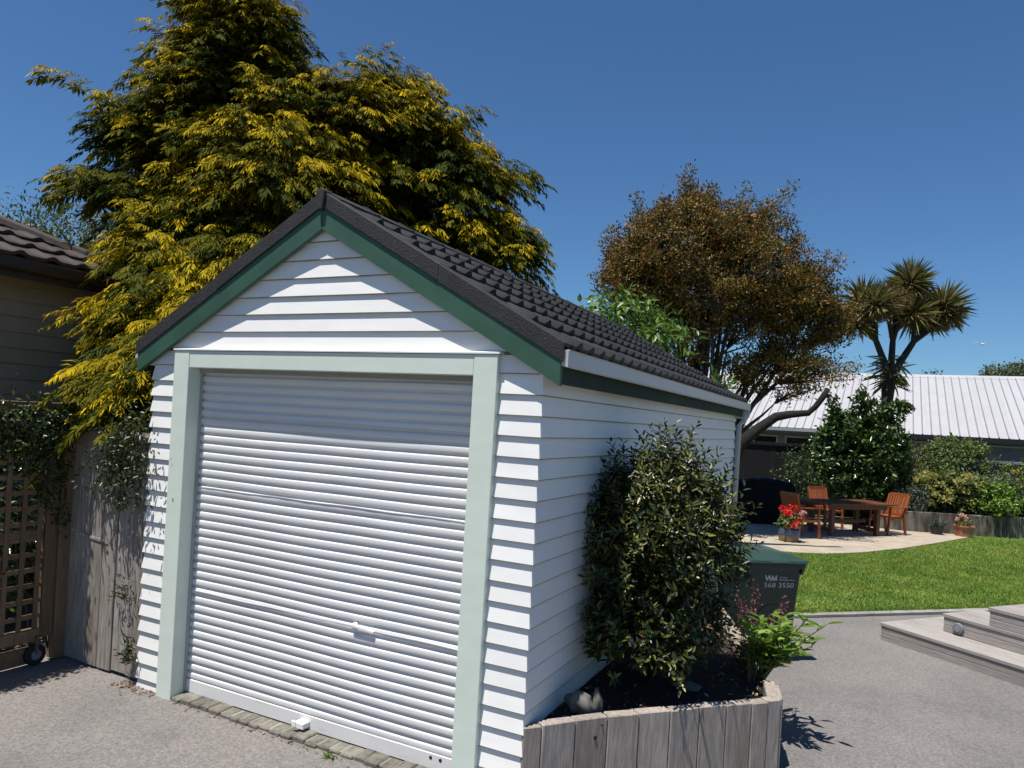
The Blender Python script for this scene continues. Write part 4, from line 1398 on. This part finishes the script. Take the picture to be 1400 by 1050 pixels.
# ================================================================== GARDEN SHRUBS beyond the patio
def shrub(name, label, base, blobs, per, L, Wf, m, shell=.55, group=None, up=.35, flowers=None, cat='shrub', clus=.05):
    base = np.array(base, float)
    rt = root(name, label, cat, tuple(base), 0, group)
    P, O = [], []
    for bi, (c, rad, cnt) in enumerate(blobs):
        p, d = blob(cnt, c, rad, shell, .18, 200 + bi)
        P.append(p); O.append(d)
    P = np.concatenate(P) - base
    O = np.concatenate(O)
    ok = P[:, 2] > .0
    P, O = P[ok], O[ok]
    st = MB()
    for i in range(0, len(P), max(1, len(P) // 26)):
        st.tube([(rng.normal(0, .04), rng.normal(0, .04), -.03), tuple(P[i] * .5 + np.array([0, 0, .05])), tuple(P[i])], [.018, .011, .004], 4, False)
    st.build('stems', M['bark'], rt)
    k = len(P) * per
    p = np.repeat(P, per, 0) + rng.normal(0, clus, (k, 3))
    o_ = np.repeat(O, per, 0)
    d = unit(o_ * .5 + randdir(k) * .8 + np.array([0, 0, up * .4]))
    nr = o_ * .5 + np.array([0, 0, .6]) + randdir(k) * .7
    Lk = L * rng.uniform(.6, 1.2, k)
    leaf_object('foliage', p, d, nr, Lk, Lk * Wf, m, rt, .2, .15)
    if flowers:
        fm, fpos, fr, fn = flowers
        for c in fpos:
            c = np.array(c) - base
            q = unit(rng.normal(size=(fn, 3)))
            q[:, 2] = np.abs(q[:, 2]) * 1.0 - .15
            pp_ = c + q * fr
            leaf_object('flower_head', pp_, q * .3 + randdir(fn), q, fr * .55, fr * .5, fm, rt, .1, .1)
    return rt


shrub('camellia', 'large dark glossy camellia behind the outdoor table', (4.45, 17.4, .03), [((4.3, 17.35, 1.6), (1.15, .8, 1.35), 700), ((4.75, 17.5, 2.1), (.75, .6, .85), 240), ((4.0, 17.2, 2.35), (.5, .5, .5), 120), ((4.7, 17.5, 2.95), (.35, .3, .3), 40), ((3.75, 16.95, 2.85), (.12, .12, .4), 26), ((4.35, 17.2, 3.15), (.14, .14, .35), 26), ((5.15, 17.6, 2.95), (.22, .16, .28), 30), ((5.35, 17.7, 3.1), (.14, .1, .12), 12)],
      11, .135, .5, M['camellia'], .35)
shrub('dark_shrub', 'dark straggly shrub beside the near black fence', (3.1, 16.55, .03), [((3.1, 16.5, 1.2), (.75, .4, .75), 130)], 7, .09, .5, M['camellia'], .3)
shrub('twiggy_shrub', 'reddish twiggy shrub at the side of the camellia', (5.45, 18.0, .45), [((5.4, 17.9, 1.75), (.35, .35, .75), 130)], 8, .07, .4, M['shrubr'], .3)
shrub('soft_shrub', 'tall soft green shrub against the grey fence', (6.6, 18.9, .45), [((6.55, 18.8, 1.65), (.95, .6, .75), 360), ((6.1, 18.5, 1.35), (.5, .5, .6), 120), ((6.9, 19.0, 2.05), (.45, .4, .35), 90)], 12, .085, .5, M['shrubg'], .45)
hy = []
for (x, y, z) in ((6.05, 17.75, 1.35), (6.25, 17.7, 1.2), (5.95, 17.65, 1.05), (6.35, 17.75, 1.0), (6.6, 17.85, 1.3), (6.8, 17.95, 1.38), (6.95, 18.0, 1.22), (6.7, 17.9, 1.1), (6.5, 17.75, .85), (6.3, 17.6, .78), (7.05, 18.05, 1.05), (5.85, 17.6, 1.4), (5.75, 17.55, 1.25), (6.9, 17.95, .8), (7.2, 18.15, 1.25), (6.15, 17.6, .9), (6.0, 17.6, .75)):
    hy.append((x + rng.normal(0, .03), y - .27, z + rng.normal(0, .03)))
shrub('hydrangea', 'hydrangea with faded lime and cream flower heads above the low wall', (6.5, 17.9, .45), [((6.5, 17.95, .95), (.9, .45, .55), 300)], 9, .12, .6, M['shrubg'], .4, flowers=(M['hydrangea'], hy, .125, 60))
shrub('lime_bush', 'fresh green bush to the side of the terracotta pot', (7.35, 18.05, .45), [((7.4, 18.0, .85), (.55, .4, .5), 220)], 10, .1, .5, M['lime'], .4)
shrub('olive_bush', 'olive green bush with a few yellow flowers by the grey fence', (8.15, 18.8, .45), [((8.2, 18.7, 1.15), (.75, .5, .75), 340), ((8.6, 18.9, 1.45), (.4, .4, .5), 120)], 10, .09, .5, M['shrubg'], .4,
      flowers=(M['yellowflower'], [(7.85, 18.35, 1.62), (7.93, 18.4, 1.64), (8.4, 18.3, 1.05), (8.45, 18.3, .85), (7.55, 17.75, .62), (8.3, 18.3, .7)], .05, 20))
shrub('grey_bush', 'blue grey leaved low bush beside the wooden chair', (5.65, 17.3, .45), [((5.6, 17.25, .75), (.40, .25, .35), 170)], 9, .08, .3, M['shrubb'], .4)
shrub('lavender_bush', 'pale grey green feathery bush under the soft green shrub', (5.55, 17.75, .45), [((5.6, 17.65, 1.05), (.5, .3, .5), 190)], 9, .075, .35, M['shrubg'], .35)
shrub('grey_bush', 'grey green sprawling bush at the right end of the low wall', (8.75, 18.95, .45), [((8.75, 18.8, 1.0), (.35, .3, .55), 130)], 9, .1, .3, M['shrubb'], .4)
shrub('lime_bush', 'small lime green tuft at the left end of the low wall', (5.3, 17.15, .45), [((5.3, 17.1, .62), (.22, .16, .22), 80)], 8, .09, .45, M['lime'], .4)

# low bed wall, upright slabs
bwl = root('bed_wall', 'low mossy concrete retaining wall of the garden bed', 'wall', (5.4, 16.9, 0))
wp = [Vector((4.85, 16.82)), Vector((5.45, 16.80)), Vector((6.2, 17.10)), Vector((6.95, 17.45)), Vector((7.6, 17.80)), Vector((8.3, 18.25)), Vector((9.2, 18.9)), Vector((10.4, 19.8)), Vector((13, 21.6))]
for a, b in zip(wp[:-1], wp[1:]):
    d = (b - a).normalized(); nn = Vector((-d.y, d.x))
    q = [a + d * .004, b - d * .004, b - d * .004 + nn * .09, a + d * .004 + nn * .09]
    mm = MB().add([(p.x - 5.4, p.y - 16.9, -.02) for p in q] + [(p.x - 5.4, p.y - 16.9, .52 + random.uniform(-.015, .015)) for p in q],
                  [(0, 3, 2, 1), (4, 5, 6, 7), (0, 1, 5, 4), (1, 2, 6, 5), (2, 3, 7, 6), (3, 0, 4, 7)])
    mm.build('wall_slab', M['bedwall'], bwl, .012)

# ================================================================== FENCES at the back
def back_fence(name, label, a, b, h, m, railm, w=.15, gap=.006, rails=()):
    a, b = Vector(a), Vector(b)
    rt = root(name, label, 'fence', (a.x, a.y, 0), math.atan2(b.y - a.y, b.x - a.x))
    Ln = (b - a).length
    pm_ = MB().box(0, w - gap, -.01, .012, .03, h).mesh('paling', .002)
    pm_.materials.append(m)
    k = 0
    while k * w < Ln:
        obj('paling', pm_, None, rt, (k * w, random.uniform(-.004, .004), random.uniform(-.01, .01)))
        k += 1
    for z, th_, dd in rails:
        MB().box(-.02, Ln, -.045 - dd, -.013, z, z + th_).build('rail', railm, rt, .004)
    return rt


back_fence('back_fence', 'paling fence coloured near black for shade under the bronze tree', (-1.5, 16.1), (4.9, 19.2), 1.98, M['shadefence'], M['shadefence'], rails=((1.9, .09, 0),))
back_fence('back_fence', 'grey timber fence with pale top rail behind the garden shrubs', (4.95, 19.24), (11.5, 22.4), 1.78, M['greyfence'], M['railblue'], rails=((1.76, .07, .03),))

# ================================================================== PALE ROOFED HOUSE
HO = Vector((0, 24.0, 0))
hu = -.02
ph = root('pale_roof_house', 'grey house with wide pale ribbed metal roof beyond the fence', 'house', tuple(HO), hu)
# local x along the eave, y away from the viewer
RUN, EZ2, RZ2 = 6.0, 2.47, 4.86
rise = (RZ2 - EZ2) / RUN
rl = math.hypot(RUN, RZ2 - EZ2)
shm = MB()
shw = .78
shm.box(0, shw - .002, 0, rl, -.012, 0)
sheet = shm.mesh('roof_sheet'); sheet.materials.append(M['roofwhite'])
ribm = MB()
for k in range(3):
    c = .13 + k * .26
    ribm.add([(c - .022, 0, .0005), (c + .022, 0, .0005), (c + .012, 0, .032), (c - .012, 0, .032), (c - .022, rl, .0005), (c + .022, rl, .0005), (c + .012, rl, .032), (c - .012, rl, .032)],
             [(0, 1, 2, 3), (0, 4, 5, 1), (1, 5, 6, 2), (2, 6, 7, 3), (3, 7, 4, 0)])
ribme = ribm.mesh('roof_rib'); ribme.materials.append(M['rib'])
for k in range(-7, 22):
    o = obj('roof_sheet', sheet, None, ph, (k * shw, -.12, EZ2 + .02), (math.atan(rise), 0, 0))
    obj('roof_rib', ribme, None, o)
xa, xb = -7 * shw, 22 * shw
MB().prism([(RUN - .12, RZ2 + .02), (RUN + 5.4, EZ2), (RUN + 5.4, EZ2 - .05), (RUN - .12, RZ2 - .03)], xa, xb, 'x').build('roof_back', M['roofwhite'], ph)
MB().prism([(RUN - .34, RZ2 - .06), (RUN - .12, RZ2 + .075), (RUN + .10, RZ2 - .06), (RUN - .12, RZ2 + .04)], xa, xb, 'x').build('ridge_flashing', M['roofwhite'], ph)
MB().prism([(-.15, EZ2 - .10), (-.25, EZ2 - .10), (-.26, EZ2 + .0), (-.24, EZ2 + .0), (-.235, EZ2 - .08), (-.15, EZ2 - .08)], xa, 5.0, 'x').build('gutter', M['greytrim'], ph)
MB().prism([(-.15, EZ2 - .12), (-.25, EZ2 - .12), (-.26, EZ2 + .02), (-.24, EZ2 + .02), (-.235, EZ2 - .1), (-.15, EZ2 - .1)], 5.002, xb, 'x').build('gutter', M['gutterdark'], ph)
MB().box(xa, xb, -.148, -.12, EZ2 - .16, EZ2 + .0).build('fascia', M['greywall'], ph)
MB().box(xa, xb, -.118, .45, EZ2 - .17, EZ2 - .155).build('soffit', M['greywall'], ph)
MB().box(xa + .3, xb - .3, .45, .6, 0, EZ2 + .15).build('wall', M['greywall'], ph)
MB().box(5.2, xb - .4, .40, .449, 2.215, 2.27).build('wall_trim', M['greytrim'], ph)
for wx, ww in ((.75, .85), (1.85, 1.2), (6.1, 1.6), (9.2, 2.0)):
    f_ = MB()
    f_.box(wx, wx + ww, .43, .448, 1.0, 1.05).box(wx, wx + ww, .43, .448, 2.14, 2.19).box(wx, wx + .05, .43, .448, 1.051, 2.139).box(wx + ww - .05, wx + ww, .43, .448, 1.051, 2.139)
    fo = f_.build('window', M['greytrim'], ph)
    MB().box(wx + .05, wx + ww - .05, .438, .446, 1.051, 2.139).build('pane', M['glass'], fo)

# ================================================================== FAR TREES AND BIRD
broad_tree('distant_tree', 'distant hazy green tree rising behind the pale roof', (14.6, 68.6, 0), [((15.2, 68.9, 7.2), (2.6, 2.2, 2.1), 150)], 8, 110, .22, .6, M['fartree'], M['barkgrey'], .35, .3, trunk_h=3)
broad_tree('distant_tree', 'tip of a far small tree just over the roof ridge', (7.55, 46, 0), [((7.55, 46, 6.15), (.45, .45, .38), 10)], 3, 14, .16, .5, M['fartree'], M['barkgrey'], .12, .08, trunk_h=3)
broad_tree('distant_tree', 'grey green tree behind the brown tiled roof', (-9.4, 5.4, 0), [((-9.2, 5.3, 4.6), (1.9, 1.6, 1.2), 170), ((-7.6, 6.0, 4.3), (1.3, 1.3, 1.0), 110)], 10, 110, .075, .5, M['fartree'], M['barkgrey'], .22, .16, trunk_h=1.5)

bd = root('seagull', 'white gull gliding in the blue sky above the pale roof', 'bird', (9.758, 43.8, 7.8))
MB().tube([(-.02, -.22, 0), (0, -.12, .01), (0, .05, .01), (0, .2, 0), (0, .26, 0)], [.015, .05, .06, .03, .01], 8).build('body', M['birdwhite'], bd, smooth=True)
for s in (-1, 1):
    MB().add([(0, -.06, .03), (s * .22, -.09, .12), (s * .48, .02, .07), (s * .22, .04, .11), (0, .09, .03), (0, -.06, .015), (s * .22, -.09, .105), (s * .48, .02, .064), (s * .22, .04, .095), (0, .09, .015)],
             [(0, 1, 3, 4), (1, 2, 3), (9, 8, 6, 5), (8, 7, 6), (0, 5, 6, 1), (1, 6, 7, 2), (2, 7, 8, 3), (3, 8, 9, 4), (4, 9, 5, 0)]).build('wing', M['birdwhite'], bd)

# ================================================================== PATIO FURNITURE
tbx = root('patio_table', 'long reddish hardwood slatted table on the patio', 'table', (4.17, 14.85, .03), R(47))
TL, TWD = 2.05, 1.0
ns = 9
for k in range(ns):
    y0 = -TWD / 2 + k * TWD / ns
    e_ = .0 if 0 < k < ns - 1 else .05
    MB().box(-TL / 2 + .06 + e_, TL / 2 - .06 - e_, y0 + .004, y0 + TWD / ns - .004, .70, .735).build('table_slat', M['wood'], tbx, .003)
for s in (-1, 1):
    MB().box(s * TL / 2 - .05, s * TL / 2 + .05, -TWD / 2 + .02, TWD / 2 - .02, .699, .736).build('breadboard_end', M['wood'], tbx, .003)
MB().box(-.85, .85, -.40, -.375, .60, .698).build('apron', M['wood'], tbx)
MB().box(-.85, .85, .375, .40, .60, .698).build('apron', M['wood'], tbx)
for sx in (-1, 1):
    for sy in (-1, 1):
        MB().box(sx * .66 - .05, sx * .66 + .05, sy * .30 - .05, sy * .30 + .05, 0, .60).build('leg', M['wood'], tbx, .004)
    MB().box(sx * .66 - .04, sx * .66 + .04, -.249, .249, .08, .16).build('foot_rail', M['wood'], tbx)
MB().box(-.619, .619, -.035, .035, .25, .33).build('stretcher', M['wood'], tbx)


def chair(label, loc, rz):
    rt = root('patio_chair', label, 'chair', loc, rz, 'hardwood chairs round the patio table')
    # faces +y ; back at -y
    for k in range(5):
        y0 = -.22 + k * .092
        MB().box(-.24, .24, y0, y0 + .082, .41, .43).build('seat_slat', M['woodl'], rt, .003)
    for sx in (-1, 1):
        MB().bar((sx * .27, .25, 0), (sx * .27, .20, .64), .05, .035, (0, 1, 0)).build('leg', M['woodl'], rt)
        MB().bar((sx * .27, -.30, 0), (sx * .27, -.22, .45), .05, .035, (0, 1, 0)).build('leg', M['woodl'], rt)
        MB().bar((sx * .268, -.22, .44), (sx * .268, -.36, .93), .045, .03, (0, 1, 0)).build('back_post', M['woodl'], rt)
        MB().box(sx * .27 - .035, sx * .27 + .035, -.30, .27, .64, .665).build('armrest', M['woodl'], rt, .004)
        MB().box(sx * .262 - .012, sx * .262 + .012, -.235, .21, .35, .40).build('side_rail', M['woodl'], rt)
    for k in range(7):
        x = -.21 + k * .07
        MB().bar((x, -.232, .45), (x, -.36, .90), .05, .014, (0, 1, 0)).build('back_slat', M['woodl'], rt)
    MB().bar((-.25, -.365, .925), (.25, -.365, .925), .03, .07).build('top_rail', M['woodl'], rt)
    MB().bar((-.25, -.232, .46), (.25, -.232, .46), .03, .05).build('bottom_rail', M['woodl'], rt)
    return rt


chair('hardwood chair at the table end beside the garden wall', (5.05, 15.75, .03), R(137))
chair('hardwood chair beside the pot of red geraniums', (3.38, 13.35, .03), R(-47))
chair('hardwood chair on the camellia side of the table', (3.75, 15.75, .03), R(-133))


def flower_cloud(rt, name, pts, r_, n_, m, L):
    P, Q = [], []
    for c in pts:
        q = randdir(n_)
        P.append(np.array(c) + q * r_ * rng.uniform(.5, 1, (n_, 1))); Q.append(q)
    P, Q = np.concatenate(P), np.concatenate(Q)
    leaf_object(name, P, Q * .4 + randdir(len(P)), Q, L, L * .8, m, rt, .1, .1)


gp = root('geranium_pot', 'blue banded tan pot of bright red geraniums on the patio', 'potted plant', (3.22, 12.45, .03))
MB().lathe([(.17, 0), (.19, .02), (.205, .14), (.205, .15)], 20).build('pot', M['tub'], gp, smooth=False)
MB().lathe([(.206, .151), (.218, .17), (.222, .25), (.205, .255), (.19, .20)], 20).build('pot_band', M['tubblue'], gp)
p, d = blob(330, (0, 0, .42), (.24, .24, .22), .3, .2, 5)
leaf_object('leaves', p, d * .6 + randdir(330), d + [0, 0, .6], .075, .07, M['shrubg'], gp)
flower_cloud(gp, 'red_flowers', [(-.14, -.05, .66), (-.02, -.1, .62), (.07, 0, .70), (0, .06, .68), (-.06, -.12, .58), (.03, -.12, .55), (.2, -.1, .46), (.04, -.2, .35), (.12, -.18, .38), (.1, .1, .66), (-.1, .08, .52)], .065, 34, M['redflower'], .05)
flower_cloud(gp, 'pink_flowers', [(.22, .0, .60), (.26, -.02, .60), (.14, -.18, .34)], .05, 26, M['pinkflower'], .04)

TS_ = .68
tc_ = root('terracotta_pot', 'square terracotta pot with pink flowers against the low wall', 'potted plant', (6.72, 17.02, .01), R(30))
loft([ringbox(-.19, .19, -.19, .19, 0, .02, 2), ringbox(-.23, .23, -.23, .23, .36, .02, 2), ringbox(-.25, .25, -.25, .25, .361, .02, 2), ringbox(-.25, .25, -.25, .25, .42, .02, 2), ringbox(-.21, .21, -.21, .21, .42, .02, 2), ringbox(-.2, .2, -.2, .2, .36, .02, 2)]).build('pot', M['terra'], tc_)
p, d = blob(160, (0, 0, .52), (.25, .25, .2), .3, .2, 5)
leaf_object('leaves', p, d * .6 + randdir(160), d + [0, 0, .6], .09, .06, M['shrubg'], tc_)
flower_cloud(tc_, 'pink_flowers', [(-.16, -.05, .78), (-.3, -.05, .62), (-.02, -.12, .62), (.04, 0, .70), (-.1, 0, .72)], .07, 30, M['pinkflower'], .06)
tc_.scale = (TS_, TS_, TS_)
dp = root('dark_pot', 'dark round pot with strappy grey leaves beside the terracotta pot', 'potted plant', (6.15, 16.82, .03))
MB().lathe([(.15, 0), (.2, .22), (.21, .24), (.18, .24), (.17, .18)], 18).build('pot', M['darkpot'], dp)
n = 70
dd = randdir(n); dd[:, 2] = np.abs(dd[:, 2]) + .6
leaf_object('leaves', np.tile([0, 0, .2], (n, 1)) + rng.normal(0, .04, (n, 3)), dd, randdir(n), rng.uniform(.2, .42, n), .025, M['shrubb'], dp, .2, .3)

dp.scale = (.75, .75, .75)

# covered furniture in the shade
cv = root('covered_barbecue', 'bulky shape under a creased black cover by the dark fence', 'cover', (2.2, 15.3, .03), R(25))
mb = MB()
nx, ny = 28, 14
Vc = []
for j in range(ny + 1):
    for i in range(nx + 1):
        uu, vv = i / nx * 2 - 1, j / ny * 2 - 1
        ex = (abs(uu) ** 8 + abs(vv) ** 8) ** (1 / 8)
        k = min(1, max(0, (ex - .80) / .20))
        hz = 1.02 + .05 * math.sin(uu * 3 + 1) * (1 - k) + .025 * math.sin(uu * 17 + vv * 9)
        z = hz * (1 - k ** 2.2)
        Vc.append((uu * (.9 + .05 * k) + .03 * math.sin(vv * 13 + z * 6) * k, vv * .42 + .03 * math.sin(uu * 15 + z * 5) * k, z))
Fc = [(j * (nx + 1) + i, j * (nx + 1) + i + 1, (j + 1) * (nx + 1) + i + 1, (j + 1) * (nx + 1) + i) for j in range(ny) for i in range(nx)]
mb.add(Vc, Fc).build('cover', M['cover'], cv, smooth=True)

# ================================================================== VINE AND SMALL GROWTH ON THE LEFT
vn = root('climbing_vine', 'dark leafy vine climbing over the lattice gate', 'vine', (-1.3, -.6, 0))
n = 11000
yv = rng.uniform(-1.6, .62, n)
zt = rng.random(n)
zz = np.where(zt < .45, rng.normal(1.92, .12, n), 1.9 - 1.1 * rng.random(n) ** 1.3)
keepv = (zt < .45) | (np.sin(yv * 5 + zz * 3) > -.2)
P = np.stack([rng.normal(.06, .07, n), yv, zz], 1)[keepv]
d = randdir(len(P)); d[:, 2] -= .4
leaf_object('leaves', P, d, np.array([1, 0, .8]) + randdir(len(P)) * .8, rng.uniform(.03, .06, len(P)), .024, M['vine'], vn)
mb = MB()
for k in range(9):
    y0 = -1.3 + k * .24
    mb.tube([(-.04 + .01 * math.sin(t * 9 + k), y0 + .07 * math.sin(t * 6 + k * 2) , .1 + 1.85 * t) for t in np.linspace(0, 1, 14)], list(np.linspace(.008, .004, 14)), 5, False)
mb.build('stems', M['bark'], vn)

fv = root('fence_creeper', 'small leaved green creeper tumbling over the grey paling fence', 'creeper', (-.5, .05, 1.7))
n = 1500
P = np.stack([rng.normal(.02, .16, n), rng.normal(-.02, .09, n), rng.normal(.15, .16, n)], 1)
P[:, 2] -= np.abs(P[:, 0] - .1) * .5
n2 = 420
P2 = np.stack([rng.normal(-.04, .13, n2), -.06 + rng.normal(0, .03, n2), rng.uniform(-.35, .1, n2)], 1)
P = np.concatenate([P, P2])
P = P[(P[:, 1] < -.0) | (P[:, 2] > .22)]
P = P[~((P[:, 0] > .22) & (P[:, 1] > -.03))]
d = randdir(len(P)); d[:, 2] -= .5
leaf_object('leaves', P, d, np.array([0, -1, .8]) + randdir(len(P)) * .8, rng.uniform(.025, .055, len(P)), .017, M['vine'], fv)
mb = MB()
for k in range(7):
    x0 = -.2 + .06 * k
    mb.tube([(x0, .14, -.1), (x0 + .02, .1, .3), (x0 + .03, -.07, .25), (x0, -.07, -.1)], .005, 4, False)
mb.build('stems', M['bark'], fv)


def sprig(label, loc, n_, L, spread, m):
    rt = root('weed', label, 'weed', loc)
    dd = randdir(n_); dd[:, 2] = np.abs(dd[:, 2]); dd[:, 1] = -np.abs(dd[:, 1])
    P_ = rng.normal(0, 1, (n_, 3)) * np.array(spread)
    P_[:, 1] = -np.abs(P_[:, 1])
    P_[:, 2] = np.abs(P_[:, 2])
    leaf_object('leaves', P_, dd + [0, -.2, -.1], randdir(n_), rng.uniform(.5, 1, n_) * L, L * .16, m, rt)


sprig('green weed growing up the base of the garage corner boards', (-.36, .06, .16), 130, .075, (.035, .03, .10), M['vine'])
sprig('thin weed sprouting from a gap in the paling fence', (-.50, .08, .62), 70, .07, (.075, .03, .07), M['vine'])
sprig('small bright weed growing at the brick threshold', (1.70, -.02, 0), 34, .05, (.03, .02, .015), M['lime'])
# fallen leaves
n = 150
pos = np.concatenate([np.stack([rng.uniform(-.45, .0, 90), rng.normal(-.01, .03, 90), np.full(90, .006)], 1), np.stack([rng.uniform(.2, 2.4, 60), rng.normal(-.03, .025, 60), np.full(60, .006)], 1)])
d = randdir(n); d[:, 2] = np.abs(d[:, 2]) * .3
V, F = leaf_arrays(pos, d, np.tile([0, 0, 1.], (n, 1)) + randdir(n) * .4, rng.uniform(.012, .04, n), rng.uniform(.008, .02, n))
tag(obj('leaf_litter', fastmesh('leaf_litter', V, F), M['litter']), 'dry leaf litter gathered along the garage and fence base', 'leaf litter', kind='stuff')

shrub('dark_shrub', 'dark shrub added to darken the gap behind the lattice gate', (-2.15, -.5, 0), [((-2.15, -.5, 1.0), (.5, 1.1, .95), 420)], 12, .08, .5, M['camellia'], .4)  # added shrub; keeps the view through the lattice dark
